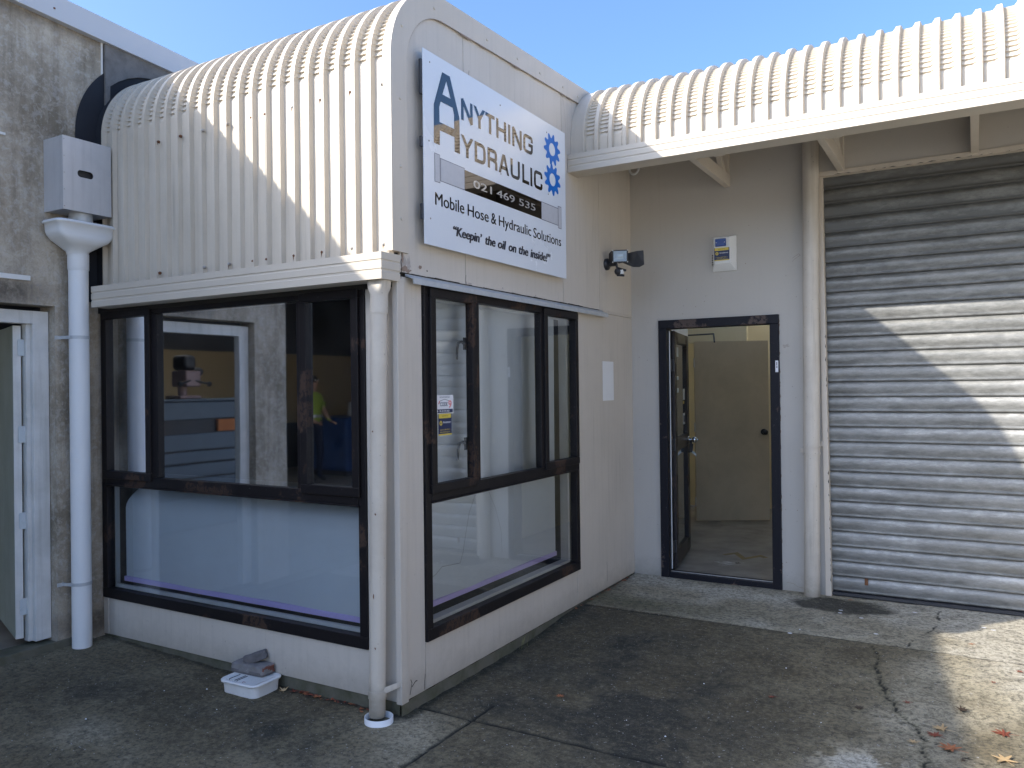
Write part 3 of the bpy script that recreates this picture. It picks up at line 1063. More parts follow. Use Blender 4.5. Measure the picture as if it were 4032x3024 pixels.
# black membrane at the left end of the office roof
mb = MB()
path = smooth_curve_strip(mb, W + 0.003, -2.335, WY, 2.13, WZC, WR, 0.046, 4.4, 0.02)
mb.build('roof_membrane', M['black_rubber'], bld)
mb = MB()
outv, inv_ = [], []
for y_, z_, a in path:
    k = 0.155
    outv.append((W + 0.006, y_ - math.cos(a) * k, z_ + math.sin(a) * k))
    inv_.append((W + 0.006, y_ + math.cos(a) * 0.02, z_ - math.sin(a) * 0.02))
n = len(outv)
mb.add(outv + inv_, [(i, i + n, i + 1 + n, i + 1) for i in range(n - 1)])
mb.build('membrane_upstand', M['black_rubber'], bld)

# screws in the upright part of the office roof
sc = MB()
for x_ in (-1.374, -1.572, -1.775, -1.165, -0.972, -0.866, -0.66, -0.459, -0.255, -0.05):
    for z_ in (3.062, 2.27):
        if x_ == -1.572 and z_ < 3:
            continue
        xx = x_
        o = MB().lathe((xx, WY - 0.026, z_), [(0.009, 0.012), (0.009, 0.002), (0.005, -0.003), (0.0005, -0.004)], 8, axis='y').build('screw', random.choice([M['rust'], M['screw'], M['rust']]), bld)
        if random.random() < 0.6:
            yb = WY - 0.0262
            ln = random.uniform(0.012, 0.03)
            MB().add([(xx - 0.004, yb, z_ - 0.008), (xx - 0.0015, yb, z_ - 0.008 - ln), (xx + 0.003, yb, z_ - 0.008)], [(0, 1, 2)]).build('rust_run', M['rust'], bld)


# ---- gutters
def gutter_prof(h, depth):
    k = h / 0.133
    p = [(0.0, h), (0.0, 0.098 * k), (-0.004, 0.095 * k), (-0.004, 0.088 * k), (0.0, 0.084 * k), (0.0, 0.052 * k), (-0.004, 0.049 * k), (-0.004, 0.040 * k), (0.0, 0.036 * k), (0.0, 0.0), (-depth, 0.0), (-depth, h * 0.92), (-depth + 0.01, h * 0.92), (-depth + 0.01, 0.01), (-0.008, 0.01), (-0.010, h * 0.93), (-0.010, h)]
    return p


mb = MB()
prof = [(o_, 2.084 + z_) for o_, z_ in gutter_prof(0.130, 0.125)]
mb.sweep(prof, [(-2.29, -0.145), (0.024, -0.145), (0.024, 0.0)])
mb.build('gutter', M['gutter'], bld, fix=True)
MB().box(-2.40, -0.02, -0.03, 0.01, 2.06, 2.13).build('gutter_board', M['dark'], bld)
mb = MB()
prof = [(o_, 3.064 + z_) for o_, z_ in gutter_prof(0.124, 0.165)]
mb.sweep(prof, [(0.003, 1.934), (8.6, 1.934)])
mb.build('gutter', M['gutter'], bld, fix=True)
MB().box(0.0, 8.6, 2.105, 2.135, 3.074, 3.20).build('fascia_board', M['cream'], bld, 0.002)
# dent in the long gutter and its lapped joint
MB().add([(1.93, 1.9335, 3.075), (1.99, 1.928, 3.092), (2.06, 1.9335, 3.083), (1.99, 1.9335, 3.066)], [(0, 3, 2, 1)], 0, True).build('gutter_dent', M['gutter'], bld)
MB().box(0.99, 1.06, 2.095, 2.137, 3.070, 3.0735).build('gutter_joint', M['gutter'], bld)
MB().box(1.70, 1.78, 2.095, 2.137, 3.070, 3.0735).build('gutter_joint', M['gutter'], bld)

# canopy trusses
for xt in (0.788, 1.621, 2.463, 3.30, 4.14, 4.98, 5.82):
    t = 0.046
    mb = MB()
    mb.box(xt, xt + t, 2.137, L, 3.10, 3.195)
    o = mb.build('bracket', M['cream'], bld, 0.003)
    MB().box(xt + 0.001, xt + t - 0.001, L - 0.06, L - 0.001, 3.196, 3.78).build('strut', M['cream'], o, 0.002)
    a, b_ = (2.50, 3.196), (L - 0.065, 3.52)
    MB().hexa([(xt + 0.004, 3.02, 3.196), (xt + t - 0.004, 3.02, 3.196), (xt + t - 0.004, 2.95, 3.196), (xt + 0.004, 2.95, 3.196)],
              [(xt + 0.004, 2.60, 3.70), (xt + t - 0.004, 2.60, 3.70), (xt + t - 0.004, 2.53, 3.70), (xt + 0.004, 2.53, 3.70)]).build('brace', M['cream'], o, 0.002, fix=True)

mb = MB()
for a, b_, c, d_ in ((-2.4, -0.95, 3.3, 9.2), (-0.95, 1.6, 7.5, 9.2), (1.6, 9.0, 4.0, 9.2)):
    mb.box(a, b_, c, d_, 3.74, 3.78)
mb.build('rear_roof', M['roof'], bld)  # opening left over the lobby so daylight reaches its added roof light

# ---- door wall (plane y = L)
wl = MB()
def wbox(x0_, x1_, z0_, z1_, y0_=L, y1_=L + 0.14):
    wl.box(x0_, x1_, y0_, y1_, z0_, z1_)
wbox(0.0, 0.236, -0.05, 3.80)
wbox(0.236, 1.180, 2.080, 3.80)
wbox(1.180, 1.500, -0.05, 3.80)
wbox(1.500, 5.20, 3.12, 3.80, L, L + 0.16)
wbox(5.20, 9.0, -0.05, 3.80)
wl.build('door_wall', M['plaster'], bld)
# jamb and lintel round the roller door, the jamb stands slightly out of plumb
MB().hexa([(1.500, L - 0.012, -0.01), (1.541, L - 0.012, -0.01), (1.541, L + 0.10, -0.01), (1.500, L + 0.10, -0.01)],
          [(1.475, L - 0.012, 3.08), (1.512, L - 0.012, 3.08), (1.512, L + 0.10, 3.08), (1.475, L + 0.10, 3.08)]).build('roller_jamb', M['cream'], bld, 0.003)
MB().box(1.478, 5.20, L - 0.014, L + 0.10, 3.082, 3.118).build('lintel', M['cream'], bld, 0.003)
for k in range(16):
    x_ = 1.6 + k * 0.075 + random.uniform(-0.02, 0.02)
    MB().add([(x_, L - 0.015, 3.083), (x_ + random.uniform(0.02, 0.07), L - 0.015, 3.083), (x_ + 0.03, L - 0.015, 3.083 + random.uniform(0.002, 0.007))], [(0, 1, 2)]).build('paint_chip', M['dark'], bld)
for k in range(22):
    z_ = random.uniform(0.05, 1.9)
    xj = 1.541 - 0.0094 * z_
    MB().add([(xj - 0.0005, L - 0.0135, z_), (xj - 0.0005, L - 0.0135, z_ + random.uniform(0.01, 0.05)), (xj - random.uniform(0.003, 0.009), L - 0.0135, z_ + 0.012)], [(0, 1, 2)]).build('paint_chip', M['dark'], bld)

# roller door: slats sharing one profile
rd = MB()
rd_root = MB().box(1.49, 5.18, L + 0.085, L + 0.095, -0.0, 3.10).build('roller_door', M['dark'], bld)
pitch = 0.1103
prof = []
hS = pitch
for t, d in ((0.0, 0.018), (0.012, 0.018), (0.03, 0.005), (0.06, 0.001), (0.10, -0.001), (0.16, 0.002), (0.24, 0.003), (0.38, 0.000), (0.54, -0.003), (0.74, -0.0025), (0.80, -0.001), (0.89, 0.0048), (0.965, 0.0115), (0.985, 0.018), (1.0, 0.018)):
    prof.append((d, t * hS))
zz0 = 0.018
me_sl = None
nsl = 28
for k in range(nsl):
    zb_ = zz0 + k * pitch
    if zb_ + pitch > 3.12:
        break
    if me_sl is None:
        mb = MB()
        xs = [1.50, 2.0, 2.6, 3.2, 4.2, 5.17]
        v = [(x_, L + 0.045 + d, zb_ + z_) for z_, d in [(p[1], p[0]) for p in prof] for x_ in xs]
        n = len(xs)
        mb.add(v, [(i * n + j, i * n + j + 1, (i + 1) * n + j + 1, (i + 1) * n + j) for i in range(len(prof) - 1) for j in range(n - 1)], 0, True)
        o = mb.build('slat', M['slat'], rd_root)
        me_sl = o
    else:
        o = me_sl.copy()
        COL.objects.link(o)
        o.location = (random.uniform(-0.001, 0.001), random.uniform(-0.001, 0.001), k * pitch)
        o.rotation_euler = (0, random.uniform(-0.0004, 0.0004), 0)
MB().box(1.53, 5.17, L + 0.02, L + 0.075, -0.004, 0.016).build('bottom_rail', M['dark_metal'], rd_root)
MB().lathe((1.77, L + 0.043, 0.10), [(0.012, -0.004), (0.012, 0.004), (0.002, 0.004)], 12, axis='y').build('lock', M['rust'], rd_root)
MB().box(1.760, 1.783, L + 0.036, L + 0.042, 0.085, 0.135).build('lock_slot', M['rust'], rd_root, 0.002)

# ---- entrance door frame
fr = MB()
def fbar(x0_, x1_, z0_, z1_):
    fr.box(x0_, x1_, L - 0.018, L + 0.12, z0_, z1_)
ent = MB().box(0.236, 0.304, L - 0.018, L + 0.12, -0.008, 2.014).build('entrance_door', M['doorframe'], bld, 0.004)
MB().box(1.122, 1.190, L - 0.018, L + 0.12, -0.008, 2.014).build('door_frame', M['doorframe'], ent, 0.004)
MB().box(0.236, 1.190, L - 0.0185, L + 0.12, 2.015, 2.084).build('door_frame', M['doorframe'], ent, 0.004)
MB().box(0.305, 1.121, L - 0.012, L + 0.10, -0.012, 0.034).build('door_sill', M['doorframe'], ent, 0.004)
# bright seal strip along the sill and hinge jamb
MB().box(0.306, 1.12, L + 0.03, L + 0.036, 0.0345, 0.040).build('seal_strip', M['seal'], ent)
MB().box(0.3045, 0.311, L + 0.05, L + 0.058, 0.05, 2.0).build('seal_strip', M['white'], ent)
# leaf, opened inwards by about 100 degrees
ang = math.atan2(0.865, -0.155)
ca_, sa_ = math.cos(ang), math.sin(ang)
hx, hy = 0.322, 3.262
def leaf_pt(t, d, z):            # t along the leaf, d across it (towards +x side), z up
    return (hx + ca_ * t + sa_ * d, hy + sa_ * t - ca_ * d, z)
def leaf_box(mb, t0, t1, d0, d1_, z0_, z1_, mi=0):
    mb.hexa([leaf_pt(t0, d0, z0_), leaf_pt(t1, d0, z0_), leaf_pt(t1, d1_, z0_), leaf_pt(t0, d1_, z0_)],
            [leaf_pt(t0, d0, z1_), leaf_pt(t1, d0, z1_), leaf_pt(t1, d1_, z1_), leaf_pt(t0, d1_, z1_)], mi)
mb = MB()
LW = 0.86
leaf_box(mb, 0, 0.11, -0.045, 0.0, 0.045, 2.005)
leaf_box(mb, LW - 0.13, LW, -0.045, 0.0, 0.045, 2.005)
leaf_box(mb, 0.11, LW - 0.13, -0.044, -0.001, 1.91, 2.004)
leaf_box(mb, 0.11, LW - 0.13, -0.044, -0.001, 1.0, 1.11)
leaf_box(mb, 0.11, LW - 0.13, -0.044, -0.001, 0.046, 0.17)
lf = mb.build('door_leaf', M['leafframe'], ent, 0.004, fix=True)
mb = MB()
leaf_box(mb, 0.105, LW - 0.125, -0.026, -0.020, 0.165, 1.005)
leaf_box(mb, 0.105, LW - 0.125, -0.026, -0.020, 1.105, 1.915)
mb.build('door_glass', M['glass_door'], ent, fix=True)
for z_ in (1.72, 1.06, 0.22):
    mb = MB()
    mb.box(0.304, 0.309, L + 0.07, L + 0.13, z_ - 0.05, z_ + 0.05)
    mb.tube([(0.316, L + 0.131, z_ - 0.05), (0.316, L + 0.131, z_ + 0.05)], 0.007, 10)
    leaf_box(mb, -0.004, -0.001, -0.046, -0.004, z_ - 0.05, z_ + 0.05)
    for dz in (-0.032, 0.0, 0.032):
        p = leaf_pt(-0.0045, -0.025, z_ + dz)
        mb.sphere(p, 0.0035, 8)
    mb.build('hinge', M['dark_metal'], ent, fix=True)
# knob
mb = MB()
kp = leaf_pt(LW - 0.06, 0, 1.05)
dirn = Vector((sa_, -ca_, 0))
kp = Vector(kp)
mb.tube([kp, kp + dirn * 0.006], [0.033, 0.030], 20)
mb.tube([kp + dirn * 0.005, kp + dirn * 0.035], 0.011, 16)
mb.sphere(kp + dirn * 0.052, 0.027, 18)
mb.tube([kp + dirn * 0.072, kp + dirn * 0.085], [0.012, 0.010], 12)
mb.build('door_knob', M['chrome'], ent)
# key pouch and clear tag hanging from the knob
key = thing('key_pouch', 'black key pouch with clear plastic tag hanging from the chrome door knob', 'key pouch', tuple(kp + dirn * 0.02 + Vector((0, 0, -0.16))))
mb = MB()
k0 = kp + dirn * 0.02
mb.tube([k0 + Vector((0, 0, -0.010)), k0 + Vector((0, 0, -0.05))], 0.012, 12)
leafy = lambda t, z: (k0.x + dirn.x * t, k0.y + dirn.y * t, k0.z + z)
q = [leafy(-0.012, -0.04), leafy(0.022, -0.035), leafy(0.012, -0.115), leafy(-0.018, -0.12)]
mb.add([(a, b_ - 0.006, c) for a, b_, c in q] + [(a, b_ + 0.006, c) for a, b_, c in q], [(0, 1, 2, 3), (7, 6, 5, 4), (0, 4, 5, 1), (1, 5, 6, 2), (2, 6, 7, 3), (3, 7, 4, 0)])
mb.build('pouch', M['black_plastic'], key, fix=True)
mb = MB()
q = [leafy(0.002, -0.112), leafy(0.014, -0.10), leafy(0.052, -0.135), leafy(0.045, -0.155)]
mb.add([(a, b_ - 0.002, c) for a, b_, c in q] + [(a, b_ + 0.002, c) for a, b_, c in q], [(0, 1, 2, 3), (7, 6, 5, 4), (0, 4, 5, 1), (1, 5, 6, 2), (2, 6, 7, 3), (3, 7, 4, 0)])
mb.build('tag', M['clear_plastic'], key, fix=True)
# notices taped to the upper glass
def leaf_quad(name, t0, t1, z0_, z1_, mat, d=-0.018, lab=None):
    o = MB().add([leaf_pt(t0, d, z0_), leaf_pt(t1, d, z0_), leaf_pt(t1, d, z1_), leaf_pt(t0, d, z1_)], [(0, 1, 2, 3)]).build(name, mat, ent)
    if lab:
        o['label'] = lab
    return o
leaf_quad('notice', 0.60, 0.70, 1.42, 1.52, M['paper'], lab='white paper notice on the door glass')
leaf_quad('notice', 0.60, 0.66, 1.385, 1.41, M['yellow'], lab='small yellow sticker on the door glass')
leaf_quad('notice', 0.58, 0.70, 1.20, 1.30, M['label_white'], lab='square white sticker on the door glass')
leaf_quad('notice', 0.60, 0.68, 1.22, 1.28, M['label_navy'], -0.017)
leaf_quad('notice', 0.20, 0.34, 1.80, 1.88, M['clear_plastic'])
leaf_quad('notice', 0.20, 0.34, 1.60, 1.63, M['clear_plastic'])
leaf_quad('notice', 0.21, 0.33, 1.49, 1.53, M['clear_plastic'])

# entrance lobby behind the door
MB().add([(-0.6, L + 0.10, 0.022), (5.3, L + 0.10, 0.022), (5.3, 9.0, 0.022), (-0.6, 9.0, 0.022)], [(0, 1, 2, 3)]).build('lobby_floor', M['floor'], bld)
MB().box(-0.34, -0.26, L + 0.141, 5.45, 0.0, 2.75).build('lobby_wall', M['white'], bld)
MB().box(1.49, 1.53, L + 0.17, 9.0, 0.0, 2.75).build('lobby_wall', M['room_cream'], bld)
MB().box(-0.90, 0.16, 6.35, 6.42, 2.06, 2.75).build('lobby_wall', M['room_cream'], bld)
MB().box(-0.90, 1.48, 6.9, 7.0, 0.0, 2.75).build('lobby_wall', M['room_cream'], bld)
MB().box(-0.98, -0.91, 5.46, 7.0, 0.0, 2.75).build('lobby_wall', M['room_cream'], bld)
MB().box(-0.90, -0.341, 5.38, 5.45, 0.0, 2.75).build('lobby_wall', M['room_cream'], bld)
mb = MB()
mb.box(-1.0, 1.6, L + 0.141, 4.2, 2.76, 2.80)
mb.box(-1.0, 1.6, 7.3, 9.0, 2.76, 2.80)
mb.build('lobby_ceiling', M['room_cream'], bld)
MB().box(-1.0, 1.6, 4.201, 7.299, 2.77, 2.775).build('added_skylight', M['added_skylight'], bld)  # unseen, added to let daylight brighten the lobby
# inner door, ajar
mb = MB()
d_ = Vector((0.872, 0.489, 0))
h0 = Vector((-0.235, 5.60, 0))
nrm = Vector((0.489, -0.872, 0))
def idp(t, d, z):
    p = h0 + d_ * t + nrm * d
    return (p.x, p.y, z)
mb.hexa([idp(0, 0, 0.035), idp(0.82, 0, 0.035), idp(0.82, -0.04, 0.035), idp(0, -0.04, 0.035)], [idp(0, 0, 2.04), idp(0.82, 0, 2.04), idp(0.82, -0.04, 2.04), idp(0, -0.04, 2.04)])
idoor = mb.build('inner_door', M['inner_door'], bld, 0.002, fix=True)
mb = MB()
kp2 = Vector(idp(0.76, 0.0, 1.02))
mb.tube([kp2, kp2 + nrm * 0.012], 0.034, 18)
mb.tube([kp2, kp2 + nrm * 0.05], 0.014, 12)
mb.sphere(kp2 + nrm * 0.06, 0.031, 16)
mb.build('door_knob', M['black_plastic'], idoor)
for z_ in (1.80, 1.08, 0.25):
    mb = MB()
    mb.tube([idp(-0.008, 0.004, z_ - 0.05), idp(-0.008, 0.004, z_ + 0.05)], 0.008, 8)
    mb.build('hinge', M['seal'], idoor)
mb = MB()
mb.tube([(-0.40, 5.75, 2.12), (-0.13, 6.00, 2.14)], 0.009, 8)
mb.tube([(-0.13, 6.00, 2.14), idp(0.22, 0.02, 2.03)], 0.009, 8)
mb.build('door_closer_arm', M['dark_metal'], idoor)
# old yellow arrow mark on the lobby floor
mb = MB()
stroke(mb, lambda u, v, h: (u, v, 0.0235 + h), [(0.50, 4.02), (0.58, 4.14), (0.70, 3.94), (0.80, 4.12), (0.86, 4.06)], 0.05)
o = mb.build('floor_mark', paint('faded_yellow', (0.30, 0.22, 0.07), 0.6, (0.16, 0.14, 0.11), 0.9, 14, 0.1), bld)

# ---- sign wall (plane x = 0): separate boards with joints
PX = 0.0
def board(y0_, y1_, z0_, z1_, name='wall_panel', x_=PX, t=0.012, par=None, mat=None):
    return MB().box(x_ - t, x_, y0_, y1_, z0_, z1_).build(name, mat or M['wall_cream'], par or bld, 0.0015, 1)
g_ = 0.0022
zt = 2.136
def zt_top(y_):
    return 3.44 + 0.046 * y_
mb_list = [(0.022, 0.62), (0.62, 1.85), (1.85, 2.475), (2.475, L)]
for a, b_ in mb_list:
    mb = MB()
    ya, yb = a + g_, b_ - (g_ if b_ < L else 0)
    ztop_a, ztop_b = 3.56 + 0.04 * a, 3.56 + 0.04 * b_
    if a < 0.1:
        # follow the bullnose
        pts = [(ya, zt), (yb, zt), (yb, ztop_b)]
        for i in range(12, -1, -1):
            an = math.pi / 2 * i / 12
            pts.append((WY + WR - (WR - 0.09) * math.cos(an), WZC + (WR - 0.075) * math.sin(an)))
        pts = [p for p in pts if p[0] >= ya - 1e-6] 
        pts = [(max(p[0], ya), p[1]) for p in pts]
        poly(mb, pl_x(PX), [pts], 0.0, 0, 0.012)
    else:
        poly(mb, pl_x(PX), [[(ya, zt), (yb, zt), (yb, ztop_b), (ya, ztop_a)]], 0.0, 0, 0.012)
    mb.build('wall_panel', M['wall_cream'], bld)
# lower boards
board(0.040, 0.203, 0.0, 2.115)
board(0.207, 2.018, 0.0, 0.243)
board(2.022, L, 0.0, 2.115)
board(0.207, 2.018, 2.09, 2.115)
# small square hatch beside the flashing
MB().box(-0.001, 0.002, 1.772, 1.842, 2.14, 2.205).build('patch_plate', M['wall_cream'], bld, 0.001, 1)
# horizontal trim right of the flashing
MB().box(-0.01, 0.006, 2.52, L, 2.116, 2.134).build('trim', M['wall_cream'], bld, 0.002)
# thin dark core behind the joints
MB().box(-0.075, -0.0125, 0.05, L - 0.001, 2.10, 3.10).build('wall_core', M['dark'], bld)
MB().box(-0.075, -0.0125, 0.42, L - 0.001, 3.101, 3.50).build('wall_core', M['dark'], bld)
mb = MB()
mb.box(-0.075, -0.0125, 0.01, 0.200, 0.002, 2.10)
mb.box(-0.075, -0.0125, 2.055, L - 0.001, 0.002, 2.10)
mb.box(-0.075, -0.0125, 0.245, 1.95, 0.002, 0.25)
mb.build('wall_core', M['dark'], bld)
# corner boards and left-hand wall pieces (plane y = 0)
MB().box(-0.016, 0.018, -0.018, 0.038, 0.0, 2.10).build('corner_board', M['wall_cream'], bld, 0.002)
MB().box(-0.198, -0.017, -0.004, 0.01, 0.004, 2.10).build('wall_panel', M['wall_cream'], bld, 0.001, 1)
MB().box(-2.355, -0.1985, -0.005, 0.01, 0.004, 0.236).build('wall_panel', M['wall_cream'], bld, 0.001, 1)
MB().box(-2.405, -2.357, -0.008, 0.01, 0.004, 0.236).build('wall_panel', M['wall_cream'], bld, 0.002, 1)
MB().box(-2.40, -0.02, 0.0, 0.06, 2.06, 3.1).build('wall_core', M['dark'], bld)

# galvanised flashing above the side window
mb = MB()
y0_, y1_ = 0.070, 2.52
q = [(0.0, 2.134), (0.0, 2.128), (0.050, 2.108), (0.052, 2.080), (0.049, 2.080), (0.047, 2.104), (-0.002, 2.120)]
n = len(q)
v = [(a, y0_, b_) for a, b_ in q] + [(a, y1_, b_) for a, b_ in q]
mb.add(v, [(i, (i + 1) % n, (i + 1) % n + n, i + n) for i in range(n)] + [tuple(range(n)), tuple(reversed(range(n, 2 * n)))])
mb.build('window_flashing', M['galv'], bld, fix=True)
# dark gap above it, ragged
mb = MB()
yy_ = 0.03
while yy_ < 2.45:
    w_ = random.uniform(0.05, 0.2)
    mb.add([(0.0012, yy_, 2.132), (0.0012, yy_ + w_, 2.132), (0.0012, yy_ + w_, 2.1365 + random.uniform(0, 0.004)), (0.0012, yy_, 2.1365 + random.uniform(0, 0.006))], [(0, 1, 2, 3)])
    yy_ += w_
mb.build('joint_gap', M['dark'], bld)

# peeling paint
def blob(cx, cy, rx, ry, n=14, seed=0, rough=0.45):
    r_ = random.Random(seed)
    return [(cx + rx * math.cos(2 * math.pi * i / n) * (1 + r_.uniform(-rough, rough)), cy + ry * math.sin(2 * math.pi * i / n) * (1 + r_.uniform(-rough, rough))) for i in range(n)]
chips = [(0.058, 2.175, 0.028, 0.040, 'chip', 1), (0.075, 2.155, 0.035, 0.018, 'chip_brown', 2), (0.100, 2.185, 0.014, 0.036, 'chip', 3), (0.048, 2.215, 0.010, 0.026, 'chip_brown', 4),
         (0.192, 2.178, 0.013, 0.011, 'chip_brown', 5), (0.252, 2.168, 0.005, 0.004, 'dark', 6), (1.02, 2.155, 0.009, 0.008, 'chip', 7), (1.44, 2.150, 0.005, 0.006, 'chip_brown', 8), (0.66, 2.145, 0.02, 0.005, 'chip', 9)]
for i, (cy_, cz_, ry_, rz_, mt, sd) in enumerate(chips):
    poly(mbx := MB(), pl_x(0.0008 + 0.0004 * i), [blob(cy_, cz_, ry_, rz_, 14, sd)])
    mbx.build('paint_chip', M[mt], bld)
for pts, w_ in (([(0.040, 2.235), (0.043, 2.21), (0.036, 2.19), (0.041, 2.16), (0.037, 2.13)], 0.005), ([(0.622, 2.19), (0.619, 2.16), (0.625, 2.14)], 0.003),
                ([(0.068, 0.02), (0.085, 0.075), (0.075, 0.095)], 0.004), ([(0.085, 0.055), (0.115, 0.075), (0.13, 0.072)], 0.005), ([(0.190, 0.006), (0.192, 0.05), (0.197, 0.085)], 0.003),
                ([(2.55, 0.05), (2.552, 0.16), (2.547, 0.20)], 0.003), ([(0.672, 3.31), (0.678, 3.36)], 0.003), ([(0.055, 3.22), (0.052, 3.13), (0.050, 3.08)], 0.0025),
                ([(1.87, 3.59), (1.90, 3.50), (1.915, 3.40), (1.92, 3.30)], 0.0015)):
    stroke(mbx := MB(), pl_x(0.0), pts, w_, h=0.0016)
    mbx.build('paint_crack', M['dark'] if w_ > 0.002 else M['chip_brown'], bld)
# ragged crack where the boards meet the barge flashing
mb = MB()
def barge_pt(t):
    if t < 0.42:
        an = D2R(-6) + (math.pi / 2 + D2R(3)) * t / 0.42
        return (WY + WR - (WR - 0.098) * math.cos(an), WZC + (WR - 0.098) * math.sin(an))
    return (0.42 + (t - 0.42) * 1.9 / 0.58, 3.527 + 0.046 * (t - 0.42) * 1.9 / 0.58)
pts = [barge_pt(i / 60) for i in range(61)]
r_ = random.Random(5)
for i in range(60):
    w_ = r_.choice([0.003, 0.004, 0.005, 0.009, 0.013]) if i > 22 else r_.choice([0.002, 0.002, 0.003])
    a, b_ = pts[i], pts[i + 1]
    mb.add([(0.0135, a[0], a[1]), (0.0135, b_[0], b_[1]), (0.0135, b_[0], b_[1] - w_ * r_.uniform(0.4, 1)), (0.0135, a[0], a[1] - w_)], [(0, 1, 2, 3)])
mb.build('flashing_crack', M['chip_brown'], bld)

# ---- footing under the boards
mb = MB()
ys = [i * 0.05 for i in range(63)]
for i in range(62):
    a, b_ = ys[i], min(ys[i + 1], L)
    j1, j2 = 0.004 * math.sin(a * 31), 0.004 * math.sin(b_ * 31)
    mb.add([(0.008 + j1, a, -0.12), (0.008 + j2, b_, -0.12), (0.004 + j2, b_, 0.001), (0.004 + j1, a, 0.001)], [(0, 1, 2, 3)])
for i in range(48):
    a, b_ = W + i * 0.05, W + (i + 1) * 0.05
    j1, j2 = 0.004 * math.sin(a * 29), 0.004 * math.sin(b_ * 29)
    mb.add([(a, 0.002 + j1, -0.12), (b_, 0.002 + j2, -0.12), (b_, 0.004 + j2, 0.003), (a, 0.004 + j1, 0.003)], [(0, 1, 2, 3)])
mb.add([(0.006, -0.004, -0.12), (0.008, 0.0, -0.12), (0.004, 0.0, 0.001), (0.002, -0.002, 0.001)], [(0, 1, 2, 3)])
mb.build('footing', M['footing'], bld)

# ---- windows
def win_bar(mb, ax, u0, u1, z0_, z1_, d0, d1_):
    """ax 'y': bar on the front wall (u = x, outward = -y); ax 'x': bar on the sign wall (u = y, outward = +x)"""
    if ax == 'y':
        mb.box(u0, u1, -d1_, -d0, z0_, z1_)
    else:
        mb.box(d0, d1_, u0, u1, z0_, z1_)


def frame4(name, ax, u0, u1, z0_, z1_, w_, d0, d1_, parent, wt=None, wb=None):
    wt = wt or w_
    wb = wb or w_
    e = 0.0006
    for i, q in enumerate(((u0, u0 + w_, z0_ + wb - e, z1_ - wt + e, 0), (u1 - w_, u1, z0_ + wb - e, z1_ - wt + e, 0), (u0, u1, z1_ - wt, z1_, 0.0), (u0, u1, z0_, z0_ + wb, 0.0))):
        mb = MB()
        dd = 0.0 if i > 1 else 0.0008
        win_bar(mb, ax, q[0] + (0 if i > 1 else 0.0003), q[1] - (0 if i > 1 else 0.0003), q[2], q[3], d0, d1_ - dd)
        mb.build(name, M['frame'], parent, 0.004)


def pane(ax, u0, u1, z0_, z1_, mat, parent, d=-0.006):
    mb = MB()
    if ax == 'y':
        mb.add([(u0, -d, z0_), (u1, -d, z0_), (u1, -d, z1_), (u0, -d, z1_)], [(0, 1, 2, 3)])
    else:
        mb.add([(d, u0, z0_), (d, u1, z0_), (d, u1, z1_), (d, u0, z1_)], [(0, 1, 2, 3)])
    return mb.build('pane', mat, parent)


def window(ax, U, Zr, m1, m2, glassm, lowm, lab):
    """U = outer left/right, glass splits m1, m2 = mullion (left, right) pairs"""
    mb = MB()
    win_bar(mb, ax, U[0] + 0.05, U[1] - 0.05, 0.965, 1.028, -0.03, 0.019)
    win = mb.build('window', M['frame'], bld, 0.004)
    win['label'] = lab
    frame4('frame', ax, U[0], U[1], Zr[0], Zr[1], 0.052, -0.04, 0.016, win, 0.05, 0.062)
    win_bar(mb := MB(), ax, U[0] + 0.04, U[1] - 0.04, 0.957, 0.966, -0.03, 0.030)
    mb.build('sill', M['frame'], win, 0.003)
    for m_ in (m1, m2):
        win_bar(mb := MB(), ax, m_[0] + 0.020, m_[1] - 0.015, 1.0285, Zr[1] - 0.0505, -0.03, 0.0185)
        mb.build('mullion', M['frame'], win, 0.004)
    # opening sashes left and right
    frame4('sash', ax, U[0] + 0.035, m1[0] + 0.045, 1.005, Zr[1] - 0.012, 0.048, -0.012, 0.034, win)
    frame4('sash', ax, m2[0] + 0.055, U[1] - 0.030, 1.008, Zr[1] - 0.014, 0.048, -0.012, 0.034, win)
    pane(ax, U[0] + 0.06, m1[0] + 0.02, 1.04, Zr[1] - 0.04, glassm, win, 0.006)
    pane(ax, m1[0] + 0.03, m2[1] - 0.03, 1.015, Zr[1] - 0.04, glassm, win, -0.004)
    pane(ax, m2[1] - 0.02, U[1] - 0.06, 1.04, Zr[1] - 0.04, glassm, win, 0.006)
    pane(ax, U[0] + 0.04, U[1] - 0.04, Zr[0] + 0.05, 0.970, lowm, win, -0.010)
    return win


wf = window('y', (-2.402, -0.198), (0.237, 2.082), (-1.930, -1.812), (-0.688, -0.590), M['glass'], M['glass_low'], 'wide black framed window on the left-hand wall')
ws = window('x', (0.205, 2.050), (0.245, 2.090), (0.638, 0.743), (1.452, 1.580), M['glass_side'], M['glass_side'], 'black framed window below the sign')
# casement handles inside the first sash of the side window
for z_ in (1.80, 1.235):
    mb = MB()
    mb.tube([(-0.020, 0.640, z_), (-0.035, 0.625, z_ + 0.015), (-0.040, 0.600, z_ + 0.01), (-0.042, 0.588, z_ - 0.03), (-0.040, 0.583, z_ - 0.085)], [0.008, 0.009, 0.008, 0.007, 0.006], 10)
    mb.box(-0.03, -0.018, 0.630, 0.650, z_ - 0.03, z_ + 0.04)
    mb.build('handle', M['black_plastic'], ws)
